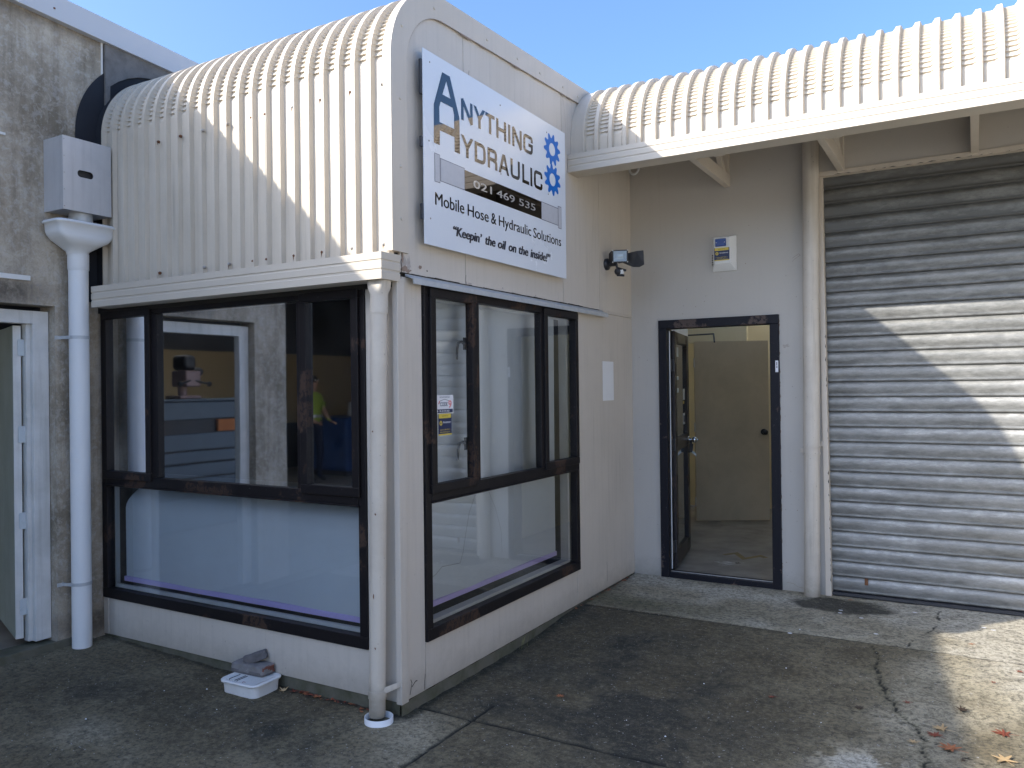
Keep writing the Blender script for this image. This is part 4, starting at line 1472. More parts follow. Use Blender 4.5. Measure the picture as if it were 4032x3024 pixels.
# white inner linings
def lining(ax, u0, u1, z0_, z1_, dep, win):
    mb = MB()
    def bx(a, b_, c, d_):
        if ax == 'y':
            mb.box(a, b_, 0.0405, dep, c, d_)
        else:
            mb.box(-dep, -0.0405, a, b_, c, d_)
    bx(u0 - 0.03, u0, z0_, z1_)
    bx(u1, u1 + 0.03, z0_, z1_)
    bx(u0 - 0.03, u1 + 0.03, z0_ - 0.03, z0_)
    bx(u0 - 0.03, u1 + 0.03, z1_, z1_ + 0.03)
    mb.build('lining', M['white'], win)
lining('y', -2.335, -0.225, 0.318, 2.03, 0.062, wf)
lining('x', 0.245, 1.962, 0.322, 2.03, 0.100, ws)

# dark office behind the windows
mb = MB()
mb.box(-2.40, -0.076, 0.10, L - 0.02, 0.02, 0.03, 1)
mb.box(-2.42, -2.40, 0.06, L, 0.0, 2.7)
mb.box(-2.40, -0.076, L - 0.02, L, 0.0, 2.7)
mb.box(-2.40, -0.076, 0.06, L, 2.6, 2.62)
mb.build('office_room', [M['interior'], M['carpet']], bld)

# blinds
def blind_wave(ax, u0, u1, zb_, zt_, d, curl=0.0):
    mb = MB()
    nu, nz = 40, 26
    v = []
    for j in range(nz + 1):
        z_ = zb_ + (zt_ - zb_) * j / nz
        for i in range(nu + 1):
            u = u0 + (u1 - u0) * i / nu
            dd = d + 0.006 * math.sin(u * 5.1 + 0.6 * z_) + 0.003 * math.sin(u * 13 + z_ * 2)
            if curl:
                dd += curl * max(0, (z_ - (zt_ - 0.20)) / 0.20) ** 2
            v.append((u, dd, z_) if ax == 'y' else (-dd, u, z_))
    n = nu + 1
    mb.add(v, [(j * n + i, j * n + i + 1, (j + 1) * n + i + 1, (j + 1) * n + i) for j in range(nz) for i in range(nu)], 0, True)
    return mb


b1 = thing('blind', 'pale cloth blind with purple hem behind the lower left-hand window', 'blind', (-1.2, 0.10, 0.33))
blind_wave('y', -2.300, -0.20, 0.365, 1.00, 0.075, 0.28).build('cloth', M['blind'], b1)
MB().box(-2.302, -0.20, 0.066, 0.083, 0.335, 0.366).build('hem', M['purple'], b1, 0.003)
b2 = thing('blind', 'pale full-height cloth blind with purple hem behind the window below the sign', 'blind', (-0.12, 1.1, 0.36))
blind_wave('x', 0.20, 1.925, 0.385, 2.05, 0.125).build('cloth', M['blind'], b2)
MB().box(-0.133, -0.117, 0.20, 1.935, 0.355, 0.386).build('hem', M['purple'], b2, 0.003)
mbx = MB()
stroke(mbx, pl_x(-0.113), [(0.33, 0.50), (0.46, 0.53), (0.52, 0.56), (0.70, 0.545), (0.73, 0.60), (0.76, 0.70), (0.80, 0.82), (0.87, 0.92)], 0.0035, h=0.0)
stroke(mbx, pl_x(-0.113), [(1.02, 0.92), (1.10, 0.80), (1.16, 0.66), (1.17, 0.52)], 0.0025, h=0.0)
mbx.build('stain_line', paint('blind_stain', (0.30, 0.32, 0.34), 0.8, (0.45, 0.45, 0.45), 0.5, 30, 0.0), b2)

# ---- security stickers on the side window glass
st1 = thing('sticker', 'white security sticker reading CODE 9 on the window glass', 'sticker', (0.0075, 0.39, 1.42))
pf = pl_x(0.0072)
poly(mbx := MB(), pf, [rrect(0.312, 0.473, 1.418, 1.518, 0.006)])
mbx.build('panel', M['label_white'], st1)
text('MONITORED BY', pf, 0.345, 0.440, 1.503, 1.511, 'lettering', M['label_navy'], st1, 0.0006)
text('CODE', pf, 0.347, 0.417, 1.459, 1.480, 'lettering', M['label_navy'], st1, 0.0006, 0.02)
text('9', pf, 0.424, 0.456, 1.447, 1.490, 'lettering', M['label_pink'], st1, 0.0006, 0.03)
poly(mbx := MB(), pf, [[(0.320, 1.423), (0.466, 1.423), (0.466, 1.443), (0.320, 1.443), (0.330, 1.433)]], 0.0005)
mbx.build('band', M['label_navy'], st1)
text('PH. 03 374 3424', pf, 0.343, 0.433, 1.427, 1.439, 'lettering', M['label_white'], st1, 0.0009, 0.01)
stroke(mbx := MB(), pf, [(0.335, 1.472), (0.35, 1.488), (0.39, 1.496), (0.43, 1.488)], 0.002, h=0.0005)
mbx.build('swoosh', M['label_navy'], st1)
poly(mbx := MB(), pf, [[(0.330, 1.470), (0.340, 1.488), (0.347, 1.488), (0.344, 1.474)]], 0.0004)
mbx.build('swoosh', M['label_pink'], st1)


def armstrong(root, pf, u0, u1, z0_, z1_, top_tab=True):
    w_, h_ = u1 - u0, z1_ - z0_
    poly(mbx := MB(), pf, [[(u0, z0_), (u1, z0_), (u1, z1_), (u0, z1_)]])
    mbx.build('panel', M['label_navy'], root)
    poly(mbx := MB(), pf, [rrect(u0 + w_ * .03, u1 - w_ * .05, z1_ - h_ * .22, z1_, w_ * .04)], 0.0004)
    mbx.build('band', M['yellow'], root)
    text('Secured by:', pf, u0 + w_ * .25, u1 - w_ * .28, z1_ - h_ * .17, z1_ - h_ * .05, 'lettering', M['ink_soft'], root, 0.0008)
    poly(mbx := MB(), pf, [[(u0, z0_), (u1, z0_), (u1, z0_ + h_ * .07), (u0, z0_ + h_ * .07)]], 0.0004)
    mbx.build('band', M['yellow'], root)
    cx, cz, r0 = u0 + w_ * .18, z0_ + h_ * .56, w_ * .10
    pts = []
    for i in range(32):
        rr = r0 * (1.25 if i % 2 else 0.85)
        pts.append((cx + rr * math.cos(i * math.pi / 16), cz + rr * math.sin(i * math.pi / 16)))
    hole = [(cx + r0 * .42 * math.cos(i * math.pi / 6), cz + r0 * .42 * math.sin(i * math.pi / 6)) for i in range(12)]
    poly(mbx := MB(), pf, [pts, hole], 0.0005)
    mbx.build('sun_emblem', M['yellow'], root)
    text('Armstrong', pf, u0 + w_ * .34, u1 - w_ * .08, cz - h_ * .04, cz + h_ * .09, 'lettering', M['label_white'], root, 0.0007, 0.02)
    text('telephone 0800 808 111', pf, u0 + w_ * .10, u1 - w_ * .12, z0_ + h_ * .21, z0_ + h_ * .29, 'lettering', M['yellow'], root, 0.0007)
    text('www.armstrong.co.nz', pf, u0 + w_ * .10, u1 - w_ * .12, z0_ + h_ * .10, z0_ + h_ * .18, 'lettering', M['yellow'], root, 0.0007)


st2 = thing('sticker', 'navy and yellow security sticker below the white one on the window glass', 'sticker', (0.0075, 0.39, 1.30))
armstrong(st2, pl_x(0.0068), 0.332, 0.455, 1.303, 1.420)

# ================================================================== NEIGHBOURING CONCRETE UNIT
nb = thing('neighbouring_unit', 'stained grey concrete unit with white metal parapet at the left', 'building', (W, -1.5, 0))
mb = MB()
t_ = 0.16
def cw(y0_, y1_, z0_, z1_):
    mb.box(W - t_, W, y0_, y1_, z0_, z1_)
ys_ = [-7.0]
cw(-0.301, 0.024, -0.1, 3.86)
cw(-1.256, -0.301, 2.086, 3.86)
cw(-1.58, -1.256, -0.1, 3.86)
cw(-6.6, -1.58, 3.05, 4.0)
cw(-14.0, -6.6, -0.1, 4.2)
mb.build('wall', M['concrete'], nb)
# second panel, proud, cut to follow the cream roof
mb = MB()
pts = [(0.030, 3.40), (0.060, 3.44)]
for i in range(2, 10):
    an = math.pi / 2 * i / 10
    k = WR + 0.075
    pts.append((WY + WR - k * math.cos(an) , WZC + k * math.sin(an)))
pts = [p for p in pts if p[0] >= 0.03]
pts = sorted(pts)
pts += [(1.0, 3.74), (5.0, 3.92), (5.0, 4.0), (0.030, 3.86)]
poly(mb, pl_x(W + 0.022), [pts], 0.0, 0, 0.18)
mb.build('wall', M['concrete_dark'], nb)
MB().box(W - 0.02, W + 0.004, 0.012, 0.024, 3.40, 3.84).build('joint_sealant', M['white'], nb)
# parapet cap, rising towards the camera
def capz(y_):
    return 3.823 - 0.062 * y_
mb = MB()
for a, b_ in ((-14.0, -2.4), (-2.398, 5.0)):
    za, zb_ = capz(a), capz(b_)
    mb.hexa([(W - 0.20, a, za), (W + 0.045, a, za), (W + 0.045, b_, zb_), (W - 0.20, b_, zb_)],
            [(W - 0.20, a, za + 0.155), (W + 0.045, a, za + 0.15), (W + 0.045, b_, zb_ + 0.15), (W - 0.20, b_, zb_ + 0.155)])
mb.build('parapet_cap', M['cap'], nb, 0.003, fix=True)
MB().box(W + 0.045, W + 0.049, -0.318, -0.308, 3.898, 3.908).build('screw', M['rust'], nb)
# the wall continues up to the sloping cap
mb = MB()
for a, b_ in ((-14.0, 0.024),):
    mb.hexa([(W - t_ - 0.002, a, 3.80), (W - 0.002, a, 3.80), (W - 0.002, b_, 3.80), (W - t_ - 0.002, b_, 3.80)],
            [(W - t_ - 0.002, a, capz(a) + 0.01), (W - 0.002, a, capz(a) + 0.01), (W - 0.002, b_, capz(b_) + 0.01), (W - t_ - 0.002, b_, capz(b_) + 0.01)])
mb.build('wall', M['concrete'], nb)
# door frame
xf0, xf1 = W - 0.125, W - 0.066
dfr = MB().box(xf0, xf1, -0.400, -0.304, 0.045, 2.020).build('door_frame', M['door_frame_white'], nb, 0.004)
MB().box(xf0, xf1, -1.253, -1.160, 0.045, 2.020).build('jamb', M['door_frame_white'], dfr, 0.004)
MB().box(xf0, xf1 + 0.0005, -1.253, -0.304, 1.975, 2.055).build('head', M['door_frame_white'], dfr, 0.004)
MB().box(xf0 - 0.02, xf0 + 0.03, -0.425, -0.400, 0.05, 1.975).build('stop', M['door_frame_white'], dfr, 0.002)
# step
mb = MB()
mb.box(W - 0.16, W + 0.002, -1.256, -0.301, -0.1, 0.028)
mb.hexa([(W, -0.9 - 1.6, -0.1), (W + 0.012, -2.5, -0.1), (W + 0.012, -0.2, -0.1), (W, -0.2, -0.1)], [(W, -2.5, 0.035), (W + 0.006, -2.5, 0.03), (W + 0.006, -0.2, 0.03), (W, -0.2, 0.035)])
mb.build('door_step', M['footing'], nb, 0.004)
# leaf opened inwards past ninety degrees
A0 = Vector((W - 0.125, -0.440, 0))
dl = Vector((-0.67, 0.233, 0)).normalized()
nl_ = Vector((-dl.y, dl.x, 0)) * -1
def lp(t, d, z):
    p = A0 + dl * t + Vector((-0.328, -0.945, 0)) * d
    return (p.x, p.y, z)
mb = MB()
mb.hexa([lp(0, 0, 0.07), lp(0.84, 0, 0.07), lp(0.84, 0.042, 0.07), lp(0, 0.042, 0.07)], [lp(0, 0, 1.965), lp(0.84, 0, 1.965), lp(0.84, 0.042, 1.965), lp(0, 0.042, 1.965)])
nleaf = mb.build('door_leaf', M['mint'], nb, 0.003, fix=True)
MB().hexa([lp(-0.003, 0.0, 0.072), lp(-0.0005, 0.0, 0.072), lp(-0.0005, 0.0415, 0.072), lp(-0.003, 0.0415, 0.072)],
          [lp(-0.003, 0.0, 1.963), lp(-0.0005, 0.0, 1.963), lp(-0.0005, 0.0415, 1.963), lp(-0.003, 0.0415, 1.963)]).build('leaf_edge', M['door_frame_white'], nleaf)
for z_ in (1.831, 1.305, 0.782, 0.262):
    mb = MB()
    xh = W - 0.118
    poly(mb, pl_x(xh), [rrect(-0.462, -0.418, z_ - 0.05, z_ + 0.05, 0.008)], 0.0, 0, 0.003)
    mb.box(xh - 0.004, xh + 0.002, -0.414, -0.398, z_ - 0.05, z_ + 0.048)
    mb.tube([(xh + 0.003, -0.415, z_ - 0.05), (xh + 0.003, -0.415, z_ + 0.05)], 0.006, 10)
    mb.build('hinge', M['clear_plastic'], nleaf)
# pale sign strip fixed above the door
o = MB().box(W, W + 0.012, -1.05, -0.452, 2.225, 2.255).build('name_strip', M['white'], nb, 0.002)
MB().box(W, W + 0.01, -0.66, -0.585, 3.06, 3.075).build('name_strip', M['white'], nb, 0.002)

# inside of the neighbouring workshop
mb = MB()
mb.add([(-10, -14, 0.012), (W - 0.0, -14, 0.012), (W - 0.0, 4, 0.012), (-10, 4, 0.012)], [(0, 1, 2, 3)])
mb.build('workshop_floor', M['floor'], nb)
mb = MB()
mb.box(-9.3, -9.2, -14, 4, 0.9, 2.25)
mb.build('workshop_wall', M['beige'], nb)
mb = MB()
mb.box(-9.3, -9.19, -14, 4, 0.0, 0.9)
mb.box(-9.3, -9.19, -14, 4, 2.25, 4.0)
mb.box(-9.3, W - 0.17, -14.1, -14, 0, 4.0)
mb.box(-9.3, W - 0.17, 4.0, 4.1, 0, 4.0)
mb.build('workshop_wall', M['interior'], nb)
mb = MB()
mb.box(-9.3, W - 0.17, -14, -8.6, 3.60, 3.64)
mb.box(-9.3, W - 0.17, -8.6, -4.0, 3.60, 3.64)
mb.box(-9.3, W - 0.17, -3.1, 4.0, 3.60, 3.64)
mb.box(-9.3, -8.6, -14, 4.0, 3.645, 3.68)
mb.build('workshop_ceiling', M['interior'], nb)
MB().box(-8.6, W - 0.17, -3.999, -3.101, 3.61, 3.615).build('added_skylight', M['added_skylight'], nb)  # unseen, added so daylight reaches the workshop interior

# things inside, seen mirrored in the front window
cab = thing('drawer_cabinet', 'grey blue steel drawer cabinet inside the workshop, mirrored in the window', 'cabinet', (-5.2, -2.85, 0.012))
MB().box(-5.5, -5.02, -3.75, -2.0, 0.012, 1.44).build('carcass', M['dark_metal'], cab, 0.004)
for z0_, z1_ in ((1.24, 1.43), (0.90, 1.08), (0.76, 0.88), (0.60, 0.74), (0.40, 0.58), (0.05, 0.38)):
    dr = MB().box(-5.018, -4.985, -3.74, -2.01, z0_, z1_).build('drawer', M['drawer'], cab, 0.008)
MB().box(-5.6, -4.95, -3.8, -1.95, 1.4405, 1.462).build('worktop', M['drawer'], cab, 0.004)
for k, (ya, yb) in enumerate(((-3.25, -3.02), (-2.30, -2.10), (-3.6, -3.45))):
    tag(MB().box(-5.01, -4.97, ya, yb, 1.095, 1.225).build('cardboard_box', M['orange'], None, 0.003),
        ['wide orange cardboard box in the open shelf of the cabinet', 'orange cardboard box at the far right end of the cabinet shelf', 'narrow orange cardboard box at the left end of the cabinet shelf'][k], 'box', 'orange boxes in the cabinet')
mach = thing('bench_drill', 'pinkish bench drill with black motor head standing on the drawer cabinet', 'machine', (-5.2, -2.72, 1.462))
mb = MB()
mb.box(-5.32, -5.05, -2.86, -2.58, 1.4625, 1.50)
mb.tube([(-5.2, -2.72, 1.50), (-5.2, -2.72, 1.80)], 0.05, 12)
mb.box(-5.27, -5.02, -2.83, -2.63, 1.60, 1.78)
mb.build('body', M['pinkish'], mach, 0.035, 3)
mb = MB()
mb.box(-5.30, -5.06, -2.81, -2.65, 1.785, 1.955)
mb.box(-5.25, -5.06, -2.92, -2.815, 1.72, 1.82)
mb.build('motor', M['black_plastic'], mach, 0.05, 4)
mb = MB()
for s_ in (-1, 1):
    mb.tube([(-5.04, -2.72, 1.68), (-4.98, -2.72 + s_ * 0.19, 1.68 - 0.05)], 0.012, 8)
    mb.sphere((-4.98, -2.72 + s_ * 0.19, 1.63), 0.03, 10)
mb.build('feed_handle', M['black_plastic'], mach)
for k, (xa, ya, w_, h_) in enumerate(((-7.6, -8.0, 1.1, 1.05), (-6.6, -8.9, 0.9, 0.8))):
    mt = thing('work_machine', ['large blue floor-standing machine behind the person', 'low blue machine bench nearest the workshop opening'][k], 'machine', (xa, ya, 0.012))
    MB().box(xa - w_ / 2, xa + w_ / 2, ya - 0.5, ya + 0.5, 0.10, h_).build('housing', M['blue_machine'], mt, 0.03)
    MB().box(xa - w_ / 2 + 0.05, xa + w_ / 2 - 0.05, ya - 0.45, ya + 0.45, 0.012, 0.099).build('plinth', M['dark_metal'], mt)
    MB().tube([(xa, ya - 0.3, h_), (xa, ya - 0.3, h_ + 0.25)], [0.12, 0.09], 14).build('spindle_head', M['galv'], mt)


# person in a hi-vis shirt inside the workshop
def skin_body(name, verts, edges, radii, mat, parent, root=0, sub=2):
    off = world_loc(parent)
    me = bpy.data.meshes.new(name)
    me.from_pydata([(a - off.x, b_ - off.y, c - off.z) for a, b_, c in verts], edges, [])
    o = bpy.data.objects.new(name, me)
    COL.objects.link(o)
    o.parent = parent
    sk = o.modifiers.new('skin', 'SKIN')
    lay = me.skin_vertices[0] if len(me.skin_vertices) else None
    if lay is None:
        bpy.context.view_layer.objects.active = o
        bpy.ops.object.select_all(action='DESELECT')
        o.select_set(True)
        me.attributes.new('x', 'FLOAT', 'POINT')
    lay = me.skin_vertices[0]
    for i, r in enumerate(radii):
        lay.data[i].radius = r if isinstance(r, tuple) else (r, r)
        lay.data[i].use_root = (i == root)
    sk.use_smooth_shade = True
    o.modifiers.new('sub', 'SUBSURF').levels = sub
    o.modifiers['sub'].render_levels = sub
    me.materials.append(mat)
    return o


PXY = (-7.0, -6.62)
person = thing('person', 'person in a yellow hi-vis shirt and dark trousers standing inside the workshop', 'person', (PXY[0], PXY[1], 0.012))
ex, ey = PXY
def P3(s_, f_, z_):       # s_ sideways (along y), f_ forward (towards +x)
    return (ex + f_, ey + s_, z_ + 0.012)
bodyv = [P3(0, 0, 0.98), P3(0, 0.01, 1.12), P3(0, 0.0, 1.30), P3(0, -0.01, 1.42), P3(0, 0.0, 1.50), P3(0, 0.01, 1.56),
         P3(0.17, 0, 1.42), P3(0.23, 0.02, 1.16), P3(0.20, 0.20, 1.02), P3(0.18, 0.27, 1.00),
         P3(-0.17, 0, 1.42), P3(-0.24, 0.02, 1.16), P3(-0.18, 0.20, 1.02), P3(-0.15, 0.27, 1.00),
         P3(0.09, 0, 0.92), P3(0.10, 0.03, 0.50), P3(0.11, 0.0, 0.10), P3(0.12, 0.14, 0.04),
         P3(-0.09, 0, 0.92), P3(-0.11, 0.05, 0.50), P3(-0.12, 0.0, 0.10), P3(-0.13, 0.14, 0.04), P3(0, 0.01, 1.62), P3(0, 0.015, 1.70)]
bodye = [(0, 1), (1, 2), (2, 3), (3, 4), (4, 5), (3, 6), (6, 7), (7, 8), (8, 9), (3, 10), (10, 11), (11, 12), (12, 13), (0, 14), (14, 15), (15, 16), (16, 17), (0, 18), (18, 19), (19, 20), (20, 21), (5, 22), (22, 23)]
bodyr = [(0.15, 0.11), (0.135, 0.10), (0.16, 0.11), (0.15, 0.10), 0.055, 0.055, 0.06, 0.043, 0.033, 0.03, 0.06, 0.043, 0.033, 0.03, 0.09, 0.062, 0.042, 0.035, 0.09, 0.062, 0.042, 0.035, 0.085, 0.075]
try:
    body = None
    tmp_me = bpy.data.meshes.new('body')
    off = world_loc(person)
    tmp_me.from_pydata([(a - off.x, b_ - off.y, c - off.z) for a, b_, c in bodyv], bodye, [])
    body = bpy.data.objects.new('body', tmp_me)
    COL.objects.link(body)
    body.parent = person
    sk = body.modifiers.new('skin', 'SKIN')
    if not len(tmp_me.skin_vertices):
        bpy.context.view_layer.objects.active = body
        bpy.context.view_layer.update()
        with bpy.context.temp_override(object=body, active_object=body):
            bpy.ops.mesh.customdata_skin_add()
    lay = tmp_me.skin_vertices[0]
    for i, r in enumerate(bodyr):
        lay.data[i].radius = r if isinstance(r, tuple) else (r, r)
        lay.data[i].use_root = (i == 0)
    ss = body.modifiers.new('sub', 'SUBSURF')
    ss.levels = 2
    ss.render_levels = 2
    dg = bpy.context.evaluated_depsgraph_get()
    dg.update()
    bm_me = bpy.data.meshes.new_from_object(body.evaluated_get(dg))
    body.modifiers.clear()
    body.data = bm_me
    bm_me.materials.clear()
    for mm in ('hivis', 'trousers', 'skin', 'black_plastic'):
        bm_me.materials.append(M[mm])
    for p in bm_me.polygons:
        c = p.center
        z_ = c.z
        r_xy = math.hypot(c.x, c.y)
        armside = abs(c.y) > 0.165
        if z_ < 0.085:
            p.material_index = 3
        elif z_ > 1.495 or (armside and 0.9 < z_ < 1.25 and r_xy > 0.19):
            p.material_index = 2
        elif z_ > 1.02:
            p.material_index = 0
        else:
            p.material_index = 1
        p.use_smooth = True
except Exception as e:
    print('person fallback', e)
mb = MB()
mb.sphere(P3(0, -0.012, 1.685), 0.098, 18, 0, (1.05, 0.85, 1.0))
mb.build('hair', M['hair'], person)
mb = MB()
mb.lathe(P3(0, 0.0, 1.10), [(0.17, -0.02), (0.172, 0.0), (0.17, 0.025)], 24, sx=0.80, sy=1.0)
mb.build('reflective_band', M['silver'], person)
mb = MB()
mb.sphere(P3(0.033, 0.098, 1.70), 0.011, 10)
mb.sphere(P3(-0.033, 0.098, 1.70), 0.011, 10)
mb.build('eyes', M['white'], person)
mb = MB()
mb.sphere(P3(0, 0.108, 1.67), 0.016, 10, 0, (1.1, 0.7, 1.5))
for s_ in (-1, 1):
    mb.sphere(P3(s_ * 0.082, 0.01, 1.675), 0.022, 10, 0, (0.6, 0.4, 1.2))
    for k in range(4):
        mb.tube([P3(s_ * (0.17 + 0.012 * k - 0.018), 0.27, 1.0), P3(s_ * (0.17 + 0.012 * k - 0.018), 0.33, 0.985 - 0.004 * abs(k - 1.5)), P3(s_ * (0.17 + 0.012 * k - 0.018), 0.352, 0.96)], [0.009, 0.008, 0.006], 8)
    mb.tube([P3(s_ * 0.13, 0.27, 1.01), P3(s_ * 0.115, 0.31, 1.01)], [0.011, 0.008], 8)
mb.build('hands', M['skin'], person)

# ================================================================== UNSEEN UNIT ADDED ACROSS THE YARD TO BOUNCE SUNLIGHT ONTO THE SIGN WALL
far = thing('bounce_unit', 'cream unit added out of view across the yard to bounce sunlight', 'building', (14.0, 0, 0))
MB().box(14.0, 14.3, -16, 12, -0.1, 4.6).build('wall', M['cream'], far)
MB().box(13.95, 14.35, -16.05, 12.05, 4.601, 4.75).build('parapet', M['cap'], far)
for k in range(5):
    d_o = MB().box(13.96, 13.995, -14 + k * 5, -11 + k * 5, 0, 3.1).build('roller_door', M['galv'], far)
    for j in range(14):
        MB().box(13.945, 13.959, -14 + k * 5, -11 + k * 5, 0.02 + j * 0.22, 0.10 + j * 0.22).build('slat', M['galv'], d_o)

# ================================================================== THINGS FIXED TO THE WALLS
# ---- shop sign
sign = thing('shop_sign', 'white hydraulics sign with mirrored lettering and two blue cogs on the upper wall', 'sign', (0.03, 0.986, 2.295))
SX = 0.050
pf = pl_x(SX)
mb = MB()
mb.box(SX - 0.004, SX, 0.170, 1.802, 2.295, 3.297)
mb.build('panel', M['sign_white'], sign)
for (z0_, z1_) in ((3.06, 3.24), (2.79, 2.845), (2.42, 2.50)):
    MB().box(0.030, SX - 0.005, 0.160, 0.185, z0_, z1_).build('standoff_block', M['dark_metal'], sign, 0.003)
for (z0_, z1_) in ((3.06, 3.20), (2.79, 2.845), (2.42, 2.50)):
    MB().box(0.002, SX - 0.005, 1.74, 1.79, z0_, z1_).build('standoff_block', M['dark_metal'], sign, 0.003)
for (y_, z_) in ((0.230, 3.242), (0.217, 2.832), (0.222, 2.432), (0.938, 3.231), (0.937, 2.823), (0.94, 2.40), (1.530, 3.230), (1.545, 2.826), (1.55, 2.42)):
    MB().lathe((SX, y_, z_), [(0.005, 0.0), (0.005, 0.0015), (0.003, 0.003), (0.0003, 0.003)], 10, axis='x').build('screw', M['screw'], sign)
HL = 0.0012
# big double A
poly(mb := MB(), pf, [
    [(0.259, 2.833), (0.312, 2.833), (0.314, 2.912), (0.451, 2.912), (0.451, 2.833), (0.502, 2.833), (0.500, 3.030), (0.412, 3.227), (0.341, 3.227), (0.262, 3.034)],
    [(0.379, 3.192), (0.417, 3.109), (0.342, 3.109)],
    [(0.324, 3.066), (0.436, 3.066), (0.449, 3.032), (0.449, 2.955), (0.312, 2.955), (0.311, 3.033)]], HL)
mb.build('lettering', M['vinyl'], sign)


def letter(ch, u0, u1, v0, v1, w_=0.025, wv=0.021):
    mb = MB()
    a, b_ = u0 + w_ / 2, u1 - w_ / 2
    c, d_ = v0 + wv / 2, v1 - wv / 2
    um = (u0 + u1) / 2
    vm = (v0 + v1) / 2
    e = 0.0002
    r = 0.026
    k = 0

    def S(p, **kw):
        nonlocal k
        stroke(mb, pf, p, w_, wv, h=HL + k * e, **kw)
        k += 1
    if ch == 'N':
        S([(a, v0), (a, v1)]); S([(b_, v0), (b_, v1)]); stroke(mb, pf, [(a - w_ * .1, v1), (b_ + w_ * .1, v0)], w_ * 1.05, w_ * 1.05, h=HL + 3 * e)
    elif ch == 'Y':
        S([(um, v0), (um, vm)])
        poly(mb, pf, [[(u0, v1), (um - w_ * .5, vm - 0.008), (um + w_ * .5, vm - 0.008), (u1, v1), (u1 - w_ * 1.12, v1), (um, vm + 0.016), (u0 + w_ * 1.12, v1)]], HL + 2 * e)
    elif ch == 'T':
        S([(u0, d_), (u1, d_)]); S([(um, v0), (um, v1 - wv * .5)])
    elif ch == 'H':
        S([(a, v0), (a, v1)]); S([(b_, v0), (b_, v1)]); S([(a, vm), (b_, vm)])
    elif ch == 'I':
        S([(um, v0), (um, v1)])
    elif ch == 'L':
        S([(a, v0), (a, v1)]); S([(a, c), (u1, c)])
    elif ch == 'U':
        S([(a, v1), (a, c), (b_, c), (b_, v1)], r=[0, r, r, 0])
    elif ch == 'C':
        S([(b_, v1 - 0.042), (b_, d_), (a, d_), (a, c), (b_, c), (b_, v0 + 0.042)], r=[0, r, r, r, r, 0])
    elif ch == 'G':
        S([(b_, v1 - 0.040), (b_, d_), (a, d_), (a, c), (b_, c), (b_, vm + 0.006)], r=[0, r, r, r, r, 0]); S([(um + 0.004, vm - 0.002), (u1, vm - 0.002)])
    elif ch == 'D':
        S([(a, d_), (a, c), (b_, c), (b_, d_)], closed=True, r=[0, 0, 0.034, 0.034])
    elif ch == 'R':
        S([(a, v0), (a, v1)]); S([(a, d_), (a, vm - 0.004), (b_, vm - 0.004), (b_, d_)], closed=True, r=[0, 0, 0.022, 0.022]); S([(um, vm - 0.004), (b_ + 0.002, vm - 0.012), (b_ + 0.002, v0)], r=[0, 0.012, 0])
    elif ch == 'A':
        poly(mb, pf, [[(u0, v0), (u0 + w_, v0), (um, v1 - 0.030), (u1 - w_, v0), (u1, v0), (um + w_ * .62, v1), (um - w_ * .62, v1)]], HL)
        S([(u0 + w_ * 1.1, v0 + 0.036), (u1 - w_ * 1.1, v0 + 0.036)])
    mb.build('lettering', M['vinyl'], sign)


for ch, a, b_ in (('N', .518, .634), ('Y', .643, .767), ('T', .769, .871), ('H', .890, 1.004), ('I', 1.029, 1.053), ('N', 1.077, 1.194), ('G', 1.214, 1.337)):
    letter(ch, a, b_, 3.027, 3.144)
for ch, a, b_ in (('Y', .513, .638), ('D', .651, .768), ('R', .789, .894), ('A', .911, 1.034), ('U', 1.052, 1.166), ('L', 1.196, 1.283), ('I', 1.301, 1.325), ('C', 1.348, 1.463)):
    letter(ch, a, b_, 2.829, 2.946)


def cog(cy_, cz_, rot):
    pts = []
    nT = 10
    ry, rz = 0.120, 0.106
    for i in range(nT):
        a0 = rot + 2 * math.pi * i / nT
        for da, rr in ((-0.5, 0.70), (-0.40, 0.72), (-0.31, 0.78), (-0.23, 0.90), (-0.12, 0.99), (0.0, 1.0), (0.12, 0.97), (0.24, 0.86), (0.36, 0.74)):
            an = a0 + da * 2 * math.pi / nT
            pts.append((cy_ + ry * rr * math.cos(an), cz_ + rz * rr * math.sin(an)))
    hole = [(cy_ + 0.044 * math.cos(2 * math.pi * i / 28), cz_ + 0.042 * math.sin(2 * math.pi * i / 28)) for i in range(28)]
    poly(mb := MB(), pf, [pts, hole], HL)
    mb.build('cog', M['blue'], sign)


cog(1.607, 3.135, 0.12)
cog(1.608, 2.934, 0.12 + math.pi / 10)
# hydraulic ram picture
def rect(u0, u1, v0, v1, mat, h, name):
    poly(mb := MB(), pf, [[(u0, v0), (u1, v0), (u1, v1), (u0, v1)]], h)
    return mb.build(name, mat, sign)
rect(0.262, 0.312, 2.632, 2.782, M['outline'], 0.0008, 'ram_outline')
rect(0.265, 0.309, 2.635, 2.779, M['silver_light'], 0.0012, 'ram_end')
rect(0.314, 0.546, 2.644, 2.766, M['outline'], 0.0008, 'ram_outline')
rect(0.317, 0.543, 2.647, 2.763, M['silver_light'], 0.0012, 'ram_body')
rect(0.546, 1.443, 2.643, 2.757, M['vinyl'], 0.0010, 'ram_tube')
rect(1.443, 1.684, 2.641, 2.759, M['outline'], 0.0008, 'ram_outline')
rect(1.447, 1.681, 2.645, 2.755, M['silver_light'], 0.0012, 'ram_body')
rect(1.683, 1.734, 2.625, 2.775, M['outline'], 0.0006, 'ram_outline')
rect(1.687, 1.730, 2.629, 2.771, M['silver_light'], 0.0012, 'ram_end')
text('021', pf, 0.633, 0.828, 2.678, 2.722, 'lettering', M['silver'], sign, 0.0018, 0.0, 0.0, 0.0020)
